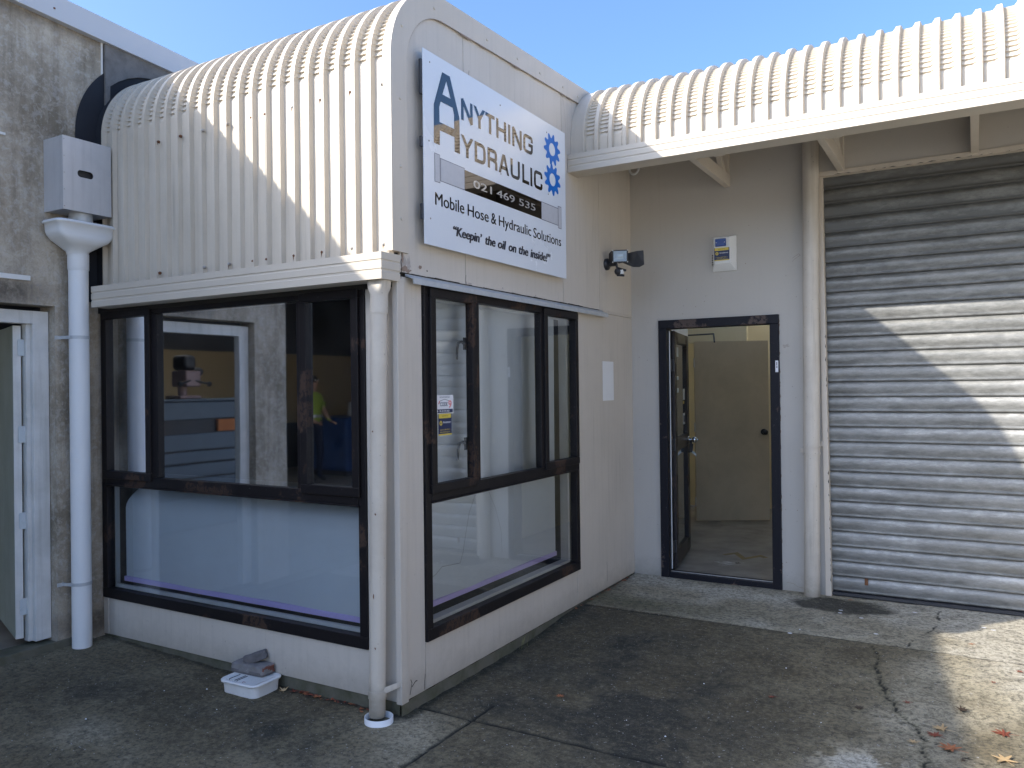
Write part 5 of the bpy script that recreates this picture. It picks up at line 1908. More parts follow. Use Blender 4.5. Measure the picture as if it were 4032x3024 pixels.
text('469', pf, 0.884, 1.096, 2.678, 2.722, 'lettering', M['silver'], sign, 0.0018, 0.0, 0.0, 0.0020)
text('535', pf, 1.150, 1.360, 2.678, 2.722, 'lettering', M['silver'], sign, 0.0018, 0.0, 0.0, 0.0020)
text('Mobile', pf, 0.265, 0.537, 2.511, 2.577, 'lettering', M['vinyl'], sign, HL, 0.0, 0.0, 0.0011)
text('Hose', pf, 0.572, 0.790, 2.509, 2.573, 'lettering', M['vinyl'], sign, HL, 0.0, 0.0, 0.0011)
text('&', pf, 0.820, 0.876, 2.508, 2.572, 'lettering', M['vinyl'], sign, HL, 0.0, 0.0, 0.0011)
text('Hydraulic', pf, 0.907, 1.300, 2.490, 2.571, 'lettering', M['vinyl'], sign, HL, 0.0, 0.0, 0.0011)
text('Solutions', pf, 1.332, 1.722, 2.506, 2.571, 'lettering', M['vinyl'], sign, HL, 0.0, 0.0, 0.0011)
text('\u201cKeepin\u2019', pf, 0.428, 0.715, 2.360, 2.430, 'lettering', M['ink'], sign, HL, 0.012, 0.20, 0.0030)
text('the', pf, 0.752, 0.862, 2.376, 2.430, 'lettering', M['ink'], sign, HL, 0.012, 0.20, 0.0030)
text('oil', pf, 0.893, 0.985, 2.376, 2.430, 'lettering', M['ink'], sign, HL, 0.012, 0.20, 0.0030)
text('on', pf, 1.018, 1.107, 2.376, 2.413, 'lettering', M['ink'], sign, HL, 0.012, 0.20, 0.0030)
text('the', pf, 1.140, 1.258, 2.376, 2.430, 'lettering', M['ink'], sign, HL, 0.012, 0.20, 0.0030)
text('inside!\u201d', pf, 1.290, 1.562, 2.375, 2.430, 'lettering', M['ink'], sign, HL, 0.012, 0.20, 0.0030)

# ---- blank paper on the wall
o = MB().box(0.0005, 0.0016, 2.510, 2.722, 1.442, 1.746).build('wall_notice', M['paper'])
tag(o, 'blank white paper notice on the cream wall beside the entrance corner', 'notice')

# ---- alarm box
al = thing('alarm_box', 'white wall alarm box with blue strobe and navy security label above the door', 'alarm', (0.78, L, 2.445))
yb_, yf_ = L - 0.002, L - 0.058
base = [(0.690, 2.444), (0.878, 2.444), (0.878, 2.718), (0.690, 2.718)]
fac = [(0.716, 2.500), (0.838, 2.500), (0.838, 2.704), (0.716, 2.704)]
mb = MB()
mb.add([(a, yb_, b_) for a, b_ in base] + [(a, yb_ - 0.008, b_) for a, b_ in base] + [(a, yf_, b_) for a, b_ in fac],
       [(0, 1, 5, 4), (1, 2, 6, 5), (2, 3, 7, 6), (3, 0, 4, 7), (4, 5, 9, 8), (5, 6, 10, 9), (6, 7, 11, 10), (7, 4, 8, 11), (8, 9, 10, 11)])
mb.build('casing', M['white'], al, 0.003)
pf2 = pl_y(yf_)
MB().box(0.728, 0.812, yf_ - 0.014, yf_ - 0.0005, 2.632, 2.692).build('strobe', M['blue_lens'], al, 0.005)
for u in (0.737, 0.803):
    MB().lathe((u, yf_ - 0.0145, 2.662), [(0.003, 0.001), (0.003, -0.001), (0.0005, -0.0015)], 8, axis='y').build('screw', M['white'], al)
armstrong(al, pl_y(yf_ - 0.0008), 0.7175, 0.8365, 2.522, 2.622)
for k in range(5):
    z_ = 2.500 + k * 0.018
    MB().add([(0.846, L - 0.0485, z_), (0.866, L - 0.0215, z_), (0.866, L - 0.0215, z_ + 0.005), (0.846, L - 0.0485, z_ + 0.005)], [(0, 1, 2, 3)]).build('vent_slot', M['dark'], al)
    MB().box(0.690, 0.699, L - 0.028, L - 0.018, z_ - 0.004, z_ + 0.003).build('vent_slot', M['dark'], al)
# little barcode-free sticker on the door frame
stx = thing('sticker', 'small white printed sticker on the right-hand side of the black door frame', 'sticker', (1.173, L - 0.02, 1.645))
MB().box(1.162, 1.184, L - 0.0205, L - 0.0195, 1.645, 1.733).build('panel', M['label_white'], stx)
MB().add([(1.171, L - 0.0212, 1.695), (1.176, L - 0.0212, 1.695), (1.176, L - 0.0212, 1.722), (1.171, L - 0.0212, 1.722)], [(0, 1, 2, 3)]).build('print', M['ink'], stx)
MB().add([(1.170, L - 0.0212, 1.678), (1.177, L - 0.0212, 1.678), (1.177, L - 0.0212, 1.689), (1.170, L - 0.0212, 1.689)], [(0, 1, 2, 3)]).build('print', M['ink'], stx)

# bare patch where a fitting was taken off the wall, and hairline marks
mbx = MB()
r_ = random.Random(11)
for k in range(16):
    a = r_.uniform(0, 6.28)
    rr = r_.uniform(0, 0.022)
    poly(mbx, pl_y(L), [blob(1.238 + rr * math.cos(a), 1.842 + rr * math.sin(a), 0.007, 0.005, 7, k, 0.5)], 0.0008 + 0.0001 * k)
mbx.build('wall_scar', M['chip'], bld)
stroke(mbx := MB(), pl_y(L), [(1.290, 2.500), (1.340, 2.530), (1.350, 2.518), (1.305, 2.490), (1.292, 2.475)], 0.002, h=0.0008)
mbx.build('wall_scratch', M['chip_brown'], bld)
stroke(mbx := MB(), pl_y(L), [(1.22, 0.055), (1.27, 0.050), (1.30, 0.030), (1.36, 0.022)], 0.0015, h=0.0008)
mbx.build('wall_scratch', M['chip_brown'], bld)
r_ = random.Random(21)
for k in range(26):
    xx_ = r_.choice([r_.uniform(0.03, 0.22), r_.uniform(1.2, 1.37), r_.uniform(0.3, 1.3)])
    z_ = r_.uniform(2.12, 3.0) if 0.23 < xx_ < 1.19 else r_.uniform(0.1, 2.6)
    poly(mbx := MB(), pl_y(L), [blob(xx_, z_, r_.uniform(0.0015, 0.004), r_.uniform(0.0015, 0.004), 6, k, 0.4)], 0.0007)
    mbx.build('wall_mark', M['chip_brown'], bld)
# ragged paint edge down the right side of the door frame
for k in range(24):
    z_ = r_.uniform(0.05, 2.05)
    poly(mbx := MB(), pl_y(L), [blob(1.191, z_, 0.004, r_.uniform(0.006, 0.02), 7, 40 + k, 0.5)], 0.0009)
    mbx.build('paint_chip', M['chip_brown'], bld)

# ---- flood light with sensor
FLP = Vector((0.14, 2.55, 2.545))
fl = thing('flood_light', 'small black halogen flood light with sensor and second lamp head on the cream wall', 'light', tuple(FLP))
look = (cam.location if False else Vector((2.46, -3.11, 1.9))) - FLP
look.z = look.z * 0.6
look.normalize()
side = Vector((0, 0, 1)).cross(look).normalized()     # image right
side = -side if side.dot(Vector((0.86, 0.5, 0))) < 0 else side
upv = look.cross(side) * (1 if look.cross(side).z > 0 else -1)
def fp(a, b_, c):      # a right, b up, c towards the viewer
    return FLP + side * a + upv * b_ + look * c
mb = MB()
fw_, fh_ = 0.060, 0.048
frt = [fp(-fw_, -fh_, 0), fp(fw_, -fh_, 0), fp(fw_, fh_, 0), fp(-fw_, fh_, 0)]
bk = [fp(-fw_ * 1.45, -fh_ * .75, -0.075), fp(fw_ * .4, -fh_ * .75, -0.075), fp(fw_ * .4, fh_ * .6, -0.075), fp(-fw_ * 1.45, fh_ * .6, -0.075)]
lip = [fp(-fw_, -fh_, -0.012), fp(fw_, -fh_, -0.012), fp(fw_, fh_, -0.012), fp(-fw_, fh_, -0.012)]
gi = [fp(-fw_ + .010, -fh_ + .008, 0), fp(fw_ - .010, -fh_ + .008, 0), fp(fw_ - .010, fh_ - .008, 0), fp(-fw_ + .010, fh_ - .008, 0)]
bowl = [fp(-0.022, -0.016, -0.035), fp(0.022, -0.016, -0.035), fp(0.022, 0.016, -0.035), fp(-0.022, 0.016, -0.035)]
def loop_faces(n0, n1, k=4):
    return [(n0 + i, n0 + (i + 1) % k, n1 + (i + 1) % k, n1 + i) for i in range(k)]
vv = frt + lip + bk + gi
mb.add(vv, loop_faces(0, 4) + loop_faces(4, 8) + [(8, 9, 10, 11)] + loop_faces(0, 12))
mb.build('lamp_body', M['black_plastic'], fl, 0.002, fix=True)
mb = MB()
mb.add([p - look * 0.0015 for p in gi] + bowl, loop_faces(0, 4) + [(4, 5, 6, 7)])
mb.build('reflector', paint('lamp_reflector', (0.74, 0.80, 0.85), 0.25, (0.4, 0.45, 0.5), 0.4, 60, 0.0, metal=0.2), fl, fix=True)
MB().tube([fp(-0.020, -0.004, -0.020), fp(0.024, -0.004, -0.020)], 0.004, 10).build('halogen_tube', M['white'], fl)
MB().add([tuple(p - look * 0.001) for p in gi], [(0, 1, 2, 3)]).build('lamp_glass', M['glass_low'], fl)
for a, b_ in ((-1, -1), (1, -1), (1, 1), (-1, 1)):
    MB().sphere(fp(a * (fw_ - 0.004), b_ * (fh_ - 0.004), 0.001), 0.005, 10).build('screw', M['white'], fl)
# second head facing away to the right
mb = MB()
H0 = fp(0.100, -0.018, -0.10)
r2 = [H0 + side * q_[0] * 1.35 + upv * q_[1] * 1.1 + look * q_[2] for q_ in ((-0.060, -0.020, 0), (0.0, -0.052, 0), (0.035, -0.055, 0.02), (0.062, -0.040, 0.03), (0.058, 0.058, 0.03), (0.02, 0.056, 0.02), (-0.055, 0.040, 0))]
r3 = [p - look * 0.05 for p in r2]
mb.add(r2 + r3, [tuple(range(7)), tuple(reversed(range(7, 14)))] + [(i, i + 7, (i + 1) % 7 + 7, (i + 1) % 7) for i in range(7)])
mb.build('second_head', M['black_plastic'], fl, 0.004, fix=True)
mb = MB()
mb.tube([(0.001, 2.60, 2.50), (0.09, 2.58, 2.50)], 0.022, 12)
mb.lathe((0.0, 2.60, 2.50), [(0.045, 0.0), (0.045, 0.02), (0.03, 0.03), (0.001, 0.03)], 18, axis='x')
mb.tube([fp(-0.03, -0.045, -0.03), fp(-0.025, -0.085, -0.03)], 0.009, 10)
mb.tube([fp(-0.01, -0.045, -0.03), fp(0.05, -0.03, -0.09)], 0.008, 10)
mb.build('mounting_arm', M['black_plastic'], fl)
mb = MB()
S0 = fp(-0.015, -0.115, -0.01)
mb.sphere(S0, 0.030, 16)
mb.tube([S0 + side * -0.01 + upv * 0.018, S0 + side * 0.06 + upv * 0.005 + look * 0.01], [0.018, 0.008], 12)
mb.tube([S0 + side * -0.01 + upv * -0.024, S0 + side * 0.045 + upv * -0.034 + look * 0.01], [0.012, 0.008], 12)
mb.build('sensor_body', M['black_plastic'], fl)
mb = MB()
mb.tube([S0 + side * 0.028 + upv * -0.020 + look * 0.008, S0 + side * 0.022 + upv * 0.010 + look * 0.008], 0.017, 14)
mb.build('sensor_lens', M['white'], fl)

# conduit loop high in the corner
mb = MB()
cpt = []
for i in range(21):
    a = math.pi * (1 + i / 20)
    cpt.append((0.045 + 0.042 * math.cos(a), L - 0.02, 3.365 + 0.055 * math.sin(a)))
mb.tube([(cpt[0][0], cpt[0][1], 3.75)] + cpt + [(cpt[-1][0], cpt[-1][1], 3.75)], 0.010, 12)
tag(mb.build('conduit', M['white_pvc']), 'grey conduit loop hanging high in the corner under the canopy', 'conduit')

# ---- corner downpipe (cream) with spreader ring
dp = thing('downpipe', 'cream downpipe at the building corner standing in a white plastic ring', 'downpipe', (-0.083, -0.085, -0.06), group='rainwater pipes on the walls')
top = Vector((-0.045, -0.080, 2.02))
bot = Vector((-0.083, -0.085, -0.045))
def dpz(z_):
    return top + (bot - top) * ((top.z - z_) / (top.z - bot.z))
MB().tube([dpz(-0.045), dpz(1.93)], 0.0405, 26).build('pipe', M['pipe_cream'], dp)
MB().tube([dpz(1.925), dpz(2.005)], 0.0435, 26).build('socket', M['pipe_cream'], dp)
mb = MB()
prof = []
n = 26
v = []
secs = [(2.000, 0.043, 0.043, 1.0), (2.02, 0.044, 0.044, 1.0), (2.045, 0.050, 0.040, 0.5), (2.083, 0.055, 0.036, 0.25)]
for z_, a, b_, rd_ in secs:
    c = dpz(z_)
    for k in range(n):
        th = 2 * math.pi * k / n
        ct, st_ = math.cos(th), math.sin(th)
        e_ = 2 / (2 + (1 - rd_) * 5)
        v.append((c.x + a * math.copysign(abs(ct) ** e_, ct), c.y + b_ * math.copysign(abs(st_) ** e_, st_), z_))
mb.add(v, [(i * n + k, i * n + (k + 1) % n, (i + 1) * n + (k + 1) % n, (i + 1) * n + k) for i in range(len(secs) - 1) for k in range(n)], 0, True)
mb.build('outlet', M['pipe_cream'], dp)
c = dpz(0.062)
mb = MB()
mb.tube([(c.x, c.y, 0.045), (c.x, c.y, 0.083)], 0.0445, 26)
mb.add([(c.x + 0.040, c.y - 0.005, 0.068), (0.012, -0.020, 0.092), (0.012, -0.020, 0.118), (c.x + 0.036, c.y - 0.005, 0.098), (c.x + 0.040, c.y + 0.004, 0.068), (0.012, -0.0185, 0.092), (0.012, -0.0185, 0.118), (c.x + 0.036, c.y + 0.004, 0.098)],
       [(0, 1, 2, 3), (7, 6, 5, 4), (3, 2, 6, 7), (0, 4, 5, 1), (1, 5, 6, 2)])
mb.build('clip', M['pipe_cream'], dp, fix=True)
mb = MB()
cx, cy_ = -0.052, -0.110
mb.lathe((cx, cy_, 0), [(0.071, -0.085), (0.071, -0.030), (0.067, -0.030), (0.067, -0.085)], 36, sx=1.0, sy=0.95)
mb.build('spreader_ring', M['white_pvc'], dp)
for (dx, dz, s_) in ((0.0, 0.55, 1), (0.008, 0.95, 2), (-0.01, 1.35, 3), (0.012, 0.30, 4)):
    c = dpz(dz)
    poly(mbx := MB(), lambda u, v, h: (c.x + u + 0.008, c.y - 0.0412 + h * 0, dz + v), [blob(dx, 0, 0.004, 0.012 if s_ == 1 else 0.005, 9, s_, 0.4)])
    mbx.build('paint_chip', M['rust'], dp)

# ---- pipe by the roller door
dp2 = thing('downpipe', 'stout cream pipe between the entrance door and the roller door', 'downpipe', (1.414, L - 0.06, 0.0), group='rainwater pipes on the walls')
a = Vector((1.446, L - 0.062, 3.60))
b_ = Vector((1.414, L - 0.062, -0.045))
f2 = lambda z_: a + (b_ - a) * ((a.z - z_) / (a.z - b_.z))
MB().tube([f2(-0.045), f2(1.07)], 0.055, 30).build('pipe', M['pipe_cream'], dp2)
MB().tube([f2(1.035), f2(3.60)], 0.0575, 30).build('pipe', M['pipe_cream'], dp2)
mb = MB()
c = f2(1.10)
mb.tube([(c.x - 0.002, c.y, 1.085), (c.x + 0.002, c.y, 1.105)], 0.0605, 30)
mb.tube([(c.x, c.y, 1.035), (c.x, c.y, 1.050)], 0.0600, 30)
mb.box(c.x - 0.092, c.x - 0.055, L - 0.012, L - 0.003, 1.04, 1.07)
mb.box(c.x + 0.050, c.x + 0.080, L - 0.018, L - 0.013, 1.09, 1.13)
mb.build('clip', M['pipe_cream'], dp2)

# ---- white downpipe with hopper at the concrete wall
dp3 = thing('downpipe', 'white plastic downpipe with hopper head on the concrete wall', 'downpipe', (W + 0.075, -0.2, 0.0), group='rainwater pipes on the walls')
cx, cy_ = W + 0.078, -0.199
MB().tube([(cx, cy_, -0.05), (cx, cy_, 2.33)], 0.0565, 30).build('pipe', M['white_pvc'], dp3)
MB().tube([(cx, cy_, 2.31), (cx, cy_, 2.318), (cx, cy_, 2.41)], [0.058, 0.0605, 0.0605], 30).build('socket', M['white_pvc'], dp3)
mb = MB()
n = 40
v = []
hc = (W + 0.10, -0.205)
secs = [(2.405, 0.060, 0.060, 0.0), (2.425, 0.062, 0.062, 0.05), (2.455, 0.085, 0.10, 0.3), (2.485, 0.102, 0.145, 0.5), (2.51, 0.112, 0.170, 0.7), (2.53, 0.116, 0.176, 0.75), (2.575, 0.118, 0.180, 0.75), (2.578, 0.126, 0.190, 0.75), (2.588, 0.127, 0.191, 0.75), (2.590, 0.122, 0.186, 0.75), (2.596, 0.121, 0.185, 0.75), (2.597, 0.112, 0.176, 0.75), (2.55, 0.110, 0.172, 0.75)]
for z_, a_, b2, sq in secs:
    f_ = max(0, min(1, (z_ - 2.425) / 0.06))
    ccx = cx + (hc[0] - cx) * f_ * 1.1
    for k in range(n):
        th = 2 * math.pi * k / n
        ct, st_ = math.cos(th), math.sin(th)
        e_ = 2 / (2 + sq * 6)
        v.append((ccx + a_ * math.copysign(abs(ct) ** e_, ct) * (0.84 if sq > 0.6 else 1), cy_ - 0.004 + b2 * math.copysign(abs(st_) ** e_, st_), z_))
mb.add(v, [(i * n + k, i * n + (k + 1) % n, (i + 1) * n + (k + 1) % n, (i + 1) * n + k) for i in range(len(secs) - 1) for k in range(n)], 0, True)
mb.build('hopper', M['white_pvc'], dp3)
for z_, tilt in ((1.895, 0.0), (0.375, 0.012)):
    mb = MB()
    mb.tube([(cx - 0.0, cy_ - 0.0, z_ - 0.010), (cx, cy_, z_ + 0.010)], 0.0585, 30)
    mb.box(W + 0.001, W + 0.006, cy_ - 0.108, cy_ - 0.070, z_ - 0.012, z_ + 0.010)
    mb.hexa([(W + 0.006, cy_ - 0.078, z_ - 0.010), (W + 0.008, cy_ - 0.076, z_ - 0.010), (cx, cy_ - 0.056, z_ - 0.010), (cx - 0.004, cy_ - 0.060, z_ - 0.010)],
            [(W + 0.006, cy_ - 0.078, z_ + 0.010), (W + 0.008, cy_ - 0.076, z_ + 0.010), (cx, cy_ - 0.056, z_ + 0.010), (cx - 0.004, cy_ - 0.060, z_ + 0.010)])
    mb.build('clip', M['galv'], dp3, fix=True)

# ---- sheet metal rainwater box above it
rb = thing('rainwater_box', 'grey sheet metal overflow box with an oblong slot on the concrete wall', 'rainwater box', (W + 0.1, -0.2, 2.652))
bx0, bx1, by0, by1, bz0, bz1 = W + 0.001, W + 0.200, -0.362, -0.056, 2.652, 3.092
mb = MB()
pfx = pl_x(bx1)
slot = rrect(-0.272, -0.172, 2.862, 2.905, 0.020, 6)
poly(mb, pfx, [[(by0, bz0), (by1, bz0), (by1, bz1), (by0, bz1)], slot], 0.0, 0, 0.004)
mb.add([(bx0, by0, bz0), (bx1 - 0.004, by0, bz0), (bx1 - 0.004, by0, bz1), (bx0, by0, bz1)], [(0, 1, 2, 3)])
mb.add([(bx0, by1, bz0), (bx1 - 0.004, by1, bz0), (bx1 - 0.004, by1, bz1), (bx0, by1, bz1)], [(3, 2, 1, 0)])
mb.add([(bx0, by0, bz0 + 0.004), (bx1 - 0.004, by0, bz0 + 0.004), (bx1 - 0.004, by1, bz0 + 0.004), (bx0, by1, bz0 + 0.004)], [(3, 2, 1, 0)])
mb.add([(bx1 - 0.004, by0, bz0), (bx1 - 0.004, by1, bz0), (bx1 - 0.004, by1, bz0 + 0.004), (bx1 - 0.004, by0, bz0 + 0.004)], [(0, 1, 2, 3)])
mb.build('casing', M['steel'], rb)
MB().box(bx0, bx1 - 0.03, by0 + 0.006, by1 - 0.006, bz0 + 0.03, bz1 - 0.02).build('inner_tray', M['dark_metal'], rb)
for k in range(5):
    MB().lathe((bx1, by0 + 0.008, 3.07 - k * 0.10), [(0.003, 0), (0.003, 0.001), (0.0005, 0.002)], 8, axis='x').build('rivet', M['screw'], rb)
MB().tube([(cx + 0.03, cy_, 2.585), (cx + 0.03, cy_, 2.655)], 0.068, 28).build('spout', M['galv'], rb)

# ================================================================== LOOSE THINGS ON THE GROUND
gz = gh(-0.9, -0.14)
tray = thing('enamel_tray', 'white ribbed enamel soap tray on the yard below the left-hand window', 'tray', (-0.90, -0.14, gz))
mb = MB()
n_ = 8
rot_t = D2R(2)
tcx, tcy = -0.928, -0.117
def rr_loop(hw, hd, r, z_):
    out = []
    for u, v_ in rrect(-hw, hw, -hd, hd, r, 6):
        out.append((tcx + u * math.cos(rot_t) - v_ * math.sin(rot_t), tcy + u * math.sin(rot_t) + v_ * math.cos(rot_t), z_))
    return out
loops = [rr_loop(0.122, 0.092, 0.035, gz - 0.004), rr_loop(0.126, 0.097, 0.038, -0.004), rr_loop(0.126, 0.097, 0.038, -0.0035), rr_loop(0.137, 0.108, 0.045, 0.0), rr_loop(0.138, 0.109, 0.045, 0.008), rr_loop(0.134, 0.105, 0.043, 0.012), rr_loop(0.118, 0.090, 0.034, 0.0122), rr_loop(0.112, 0.084, 0.030, 0.005)]
n = len(loops[0])
mb.add([p for lp_ in loops for p in lp_], [(i * n + k, i * n + (k + 1) % n, (i + 1) * n + (k + 1) % n, (i + 1) * n + k) for i in range(len(loops) - 1) for k in range(n)] + [tuple((len(loops) - 1) * n + k for k in range(n))], 0, True)
mb.build('basin', M['enamel'], tray)
for k in range(15):
    u = -0.100 + k * 0.0143
    mbx = MB()
    mbx.box(tcx + u - 0.0045, tcx + u + 0.0045, tcy - 0.080, tcy + 0.080, 0.0055, 0.0118)
    mbx.build('rib', M['enamel'], tray, 0.002)
    if k in (1, 4, 5):
        MB().box(tcx + u + 0.0047, tcx + u + 0.0093, tcy - 0.078, tcy - 0.005, 0.0052, 0.0125).build('grime', M['dark'], tray)


def rock(name, c, size, mat, seed, rotz=0.0, tilt=0.0, cuts=5, rough=0.10, parent=None, mats=None):
    import bmesh
    bm = bmesh.new()
    bmesh.ops.create_cube(bm, size=1.0)
    bmesh.ops.bevel(bm, geom=list(bm.edges), offset=0.10, segments=2, affect='EDGES', profile=0.6)
    bmesh.ops.subdivide_edges(bm, edges=list(bm.edges), cuts=4, use_grid_fill=True)
    r_ = random.Random(seed)
    from mathutils import noise as mn
    for v_ in bm.verts:
        d = mn.noise(v_.co * 2.3 + Vector((seed * 3.1, 0, 0))) * rough + mn.noise(v_.co * 7 + Vector((0, seed, 0))) * rough * 0.45 + mn.noise(v_.co * 19 + Vector((seed, 0, 0))) * rough * 0.3
        v_.co += v_.co.normalized() * d
    mt = Matrix.Translation(Vector(c)) @ Matrix.Rotation(rotz, 4, 'Z') @ Matrix.Rotation(tilt, 4, 'Y') @ Matrix.Diagonal((*size, 1))
    bm.transform(mt)
    me = bpy.data.meshes.new(name)
    bm.to_mesh(me)
    bm.free()
    for p in me.polygons:
        p.use_smooth = True
    for mm in (mats or [mat]):
        me.materials.append(mm)
    o = bpy.data.objects.new(name, me)
    COL.objects.link(o)
    return o


o = rock('brick', (-0.972, -0.066, 0.0385), (0.235, 0.092, 0.054), M['brick_face'], 3, D2R(3), 0, rough=0.03, mats=[M['brick_face'], M['brick_red'], M['stone']])
for p in o.data.polygons:
    if p.center.x > -0.90 and p.normal.x > 0.6 and p.center.z > 0.038 + 0.012 * math.sin(p.center.y * 60):
        p.material_index = 1
    elif p.center.z < 0.028 + 0.006 * math.sin(p.center.x * 40) and p.normal.z < 0.5:
        p.material_index = 2
tag(o, 'mortar-covered red brick lying on the white enamel tray', 'brick')
o = rock('stone', (-0.965, -0.052, 0.091), (0.120, 0.046, 0.046), M['stone'], 8, D2R(35), D2R(-17), rough=0.10)
tag(o, 'small dark wedge-shaped stone balanced on top of the brick', 'stone')


# fallen leaves
def oak_leaf(r_, lobes=3, length=1.0):
    """pointed lobes round a short midrib"""
    tips = {4: (20, 58, 90, 122, 160, 205, 335), 3: (12, 50, 90, 130, 168, 212, 328), 2: (30, 90, 150, 215, 325)}[lobes]
    pts = []
    n = len(tips)
    tp = sorted(tips)
    for i in range(n):
        a0 = D2R(tp[i] + r_.uniform(-6, 6))
        nxt = tp[(i + 1) % n] + (360 if i == n - 1 else 0)
        am = D2R((tp[i] + nxt) / 2)
        gap = nxt - tp[i]
        L1 = 0.50 * r_.uniform(0.8, 1.12) * (1.12 if 80 < tp[i] < 100 else 1.0)
        for da, rr in ((-0.20, 0.62), (-0.05, 0.92), (0.0, 1.0), (0.08, 0.88), (0.22, 0.58)):
            pts.append((L1 * rr * math.cos(a0 + da), L1 * rr * math.sin(a0 + da)))
        rv = 0.17 if gap < 90 else 0.10
        pts.append((rv * math.cos(am), rv * math.sin(am)))
    return pts


def leaf(x_, y_, size, rot, matn, label, seed, curl=0.15, group='fallen leaves on the yard', lobes=3, zoff=0.006):
    r_ = random.Random(seed)
    pts = oak_leaf(r_, lobes)
    z_ = gh(x_, y_) + zoff
    t = thing('fallen_leaf', label, 'leaf', (x_, y_, z_), group)
    vs = [Vector((a, b_, 0)) for a, b_ in pts]
    tris = tessellate_polygon([vs])
    mb = MB()
    out = []
    for q in vs:
        h = curl * size * (abs(q.x) ** 1.5 * 0.9 + 0.5 * max(0, q.y) ** 2 + 0.05 * math.sin(q.y * 9 + seed) + 0.05)
        a = q.x * math.cos(rot) - q.y * math.sin(rot)
        b_ = q.x * math.sin(rot) + q.y * math.cos(rot)
        out.append((x_ + a * size, y_ + b_ * size, z_ + h))
    mb.add(out, [tuple(tt) for tt in tris], 0, False)
    bladeo = mb.build('blade', M[matn], t)
    sol = bladeo.modifiers.new('solid', 'SOLIDIFY')
    sol.thickness = 0.0008
    s0 = Vector((x_ + 0.08 * size * math.sin(rot), y_ - 0.08 * size * math.cos(rot), z_ + 0.0008))
    s1 = s0 + Vector((0.55 * size * math.sin(rot + 0.2), -0.55 * size * math.cos(rot + 0.2), 0.001))
    MB().tube([s0, s1], [0.0009, 0.0007], 6).build('stalk', M[matn], t)
    return t


leaf(2.317, 1.074, 0.085, 1.25, 'leaf_tan', 'pale tan pointed leaf near the lower right, uppermost of the cluster', 1, 0.30, lobes=4)
leaf(2.291, 0.990, 0.075, 0.9, 'leaf_red', 'dull red leaf lying just below the pale tan leaf', 2, 0.08)
leaf(2.209, 0.866, 0.050, 1.9, 'leaf_tan', 'small tan leaf left of the large orange-red one', 3, 0.3, lobes=2)
leaf(2.359, 0.874, 0.110, 1.1, 'leaf_orange', 'large orange-red oak leaf, biggest in the lower right cluster', 4, 0.16)
leaf(2.566, 1.148, 0.090, 1.5, 'leaf_red', 'bright red leaf lying in the sunlit strip at the right', 5, 0.12)
leaf(2.556, 0.862, 0.100, 0.4, 'leaf_tan', 'broad tan leaf at the bottom right edge', 6, 0.15, lobes=2)
leaf(2.392, 1.337, 0.075, -1.1, 'leaf_dark', 'blackened curled leaf at the edge of the shade', 7, 0.35)
leaf(2.156, 1.320, 0.042, 1.6, 'leaf_red', 'small dark red leaf beside the yard crack', 8, 0.05, lobes=2)
leaf(1.954, 1.154, 0.060, 1.4, 'leaf_dark', 'flattened brown leaf in the middle of the dark slab', 9, 0.05)
leaf(1.544, 1.094, 0.040, 1.5, 'leaf_red', 'small red leaf alone on the dark slab', 10, 0.05, lobes=2)
leaf(0.580, 0.586, 0.045, 0.9, 'leaf_orange', 'small orange leaf on the dark slab near the corner', 11, 0.12)
leaf(2.657, 1.949, 0.040, 0.4, 'leaf_red', 'small red leaf in the sun near the right edge', 12, 0.12, lobes=2)
leaf(2.434, 2.336, 0.030, 1.4, 'leaf_orange', 'tiny orange leaf on the sunlit apron', 13, 0.08, lobes=2)
leaf(2.532, 1.740, 0.028, 0.4, 'leaf_red', 'tiny red leaf in the sun below the apron joint', 14, 0.1, lobes=2)
leaf(2.406, 0.773, 0.035, 2.4, 'leaf_dark', 'dark scrap of leaf at the bottom edge', 15, 0.2, lobes=2)
leaf(1.68, 3.04, 0.040, 1.3, 'leaf_orange', 'orange-brown leaf by the foot of the roller door', 16, 0.1, lobes=2)
leaf(0.70, 3.72, 0.050, 1.3, 'leaf_dark', 'dark curled leaf on the lobby floor inside the door', 17, 0.3, zoff=0.035)
leaf(-0.752, -0.055, 0.055, 0.6, 'leaf_tan', 'upright tan leaf wedged between the tray and the wall', 18, 0.9, lobes=2)
leaf(-0.695, -0.035, 0.045, 2.1, 'leaf_red', 'reddish leaf against the wall right of the tray', 19, 0.5, lobes=2)
leaf(-0.90, -0.19, 0.026, 1.0, 'leaf_red', 'small red leaf fragment on the tray grid', 20, 0.1, lobes=2, zoff=0.071)
r_ = random.Random(4)
mb = MB()
for k in range(70):
    x_ = -0.66 + 0.50 * r_.random() ** 1.3
    y_ = -0.012 - abs(r_.gauss(0, 0.018))
    s_ = r_.uniform(0.006, 0.02)
    a = r_.uniform(0, 6.3)
    z_ = gh(x_, y_) + 0.003
    pts = [(x_ + s_ * math.cos(a + q), y_ + s_ * 0.5 * math.sin(a + q), z_ + r_.uniform(0, 0.008)) for q in (0, 1.4, 2.6, 4.2)]
    mb.add(pts, [(0, 1, 2, 3)], r_.choice([0, 0, 1, 2]))
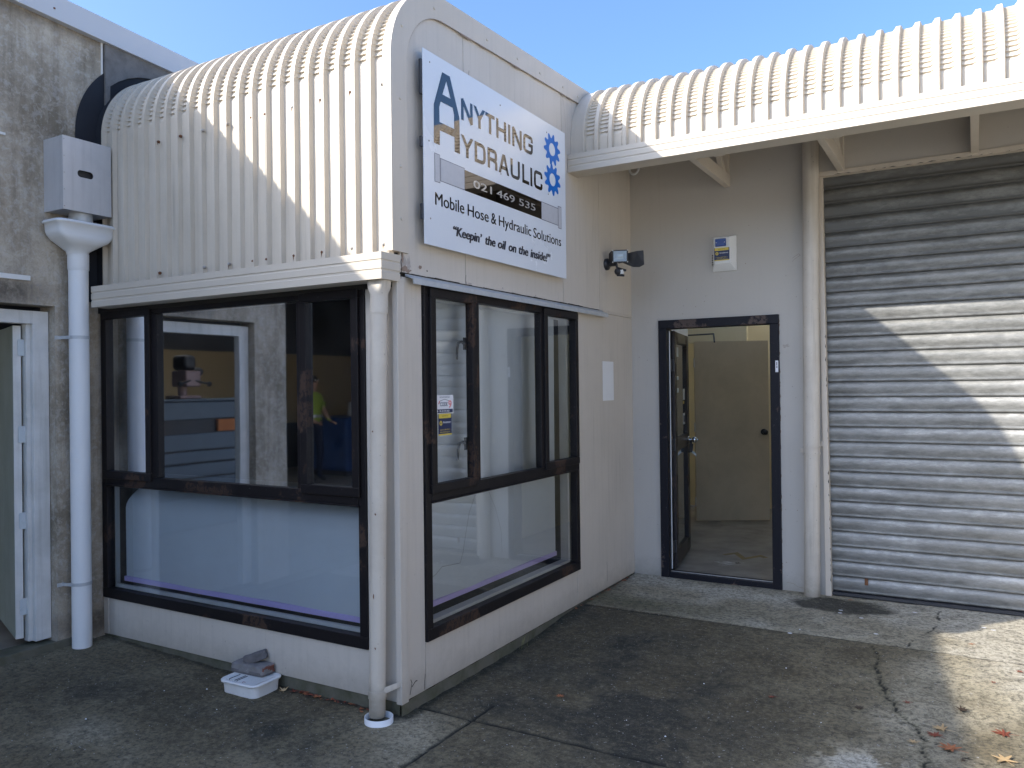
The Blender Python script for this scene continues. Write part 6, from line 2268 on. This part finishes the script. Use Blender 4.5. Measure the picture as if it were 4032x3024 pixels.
for k in range(50):
    y_ = r_.uniform(1.9, 3.0)
    x_ = 0.012 + abs(r_.gauss(0, 0.015))
    s_ = r_.uniform(0.004, 0.014)
    a = r_.uniform(0, 6.3)
    z_ = gh(x_, y_) + 0.003
    mb.add([(x_ + s_ * math.cos(a + q), y_ + s_ * math.sin(a + q), z_ + r_.uniform(0, 0.006)) for q in (0, 1.4, 2.6, 4.2)], [(0, 1, 2, 3)], r_.choice([0, 1, 2]))
tag(mb.build('leaf_litter', [M['leaf_red'], M['leaf_orange'], M['leaf_dark']]), 'crumbled leaf litter along the foot of the walls', 'leaf litter', kind='stuff')
# pebbles and paint flecks scattered over the yard
mb = MB()
for k in range(70):
    x_ = r_.uniform(-2.0, 2.9)
    y_ = r_.uniform(-1.4, 3.0)
    if x_ < 0.03 and y_ > -0.05:
        continue
    s_ = r_.uniform(0.0025, 0.006)
    z_ = gh(x_, y_)
    mb.add([(x_ - s_, y_, z_), (x_, y_ - s_ * 0.8, z_), (x_ + s_, y_ + 0.001, z_), (x_, y_ + s_, z_), (x_, y_, z_ + s_ * 0.9)], [(0, 1, 4), (1, 2, 4), (2, 3, 4), (3, 0, 4)], r_.choice([0, 1, 1]))
for (x_, y_) in ((1.66, 2.66), (1.655, 2.73), (2.55, 2.70), (2.50, 2.73), (1.92, 2.28), (1.45, 2.05), (1.8, 2.6), (2.1, 2.9)):
    z_ = gh(x_, y_) + 0.006
    mb.add([(x_ + 0.016 * math.cos(t), y_ + 0.012 * math.sin(t), z_) for t in (0, 1.2, 2.4, 3.6, 4.9)], [(0, 1, 2, 3, 4)], 0)
tag(mb.build('gravel', [M['paper'], M['stone']]), 'scattered pale grit and flecks on the yard', 'grit', kind='stuff')
# grass tuft in the joint
tf = thing('grass_tuft', 'thin grass tuft growing at the foot of the sign wall', 'grass', (0.03, 1.16, gh(0.03, 1.16)))
mb = MB()
for k in range(9):
    x_, y_ = 0.03 + r_.uniform(-0.008, 0.012), 1.16 + r_.uniform(-0.05, 0.05)
    h_ = r_.uniform(0.02, 0.085)
    dx, dy = r_.uniform(-0.01, 0.03), r_.uniform(-0.03, 0.05)
    z_ = gh(x_, y_)
    mb.add([(x_, y_ - 0.002, z_), (x_, y_ + 0.002, z_), (x_ + dx * .5, y_ + dy * .4 + 0.001, z_ + h_ * .6), (x_ + dx, y_ + dy, z_ + h_)], [(0, 1, 2), (0, 2, 3)])
mb.build('blades', M['grass'], tf)
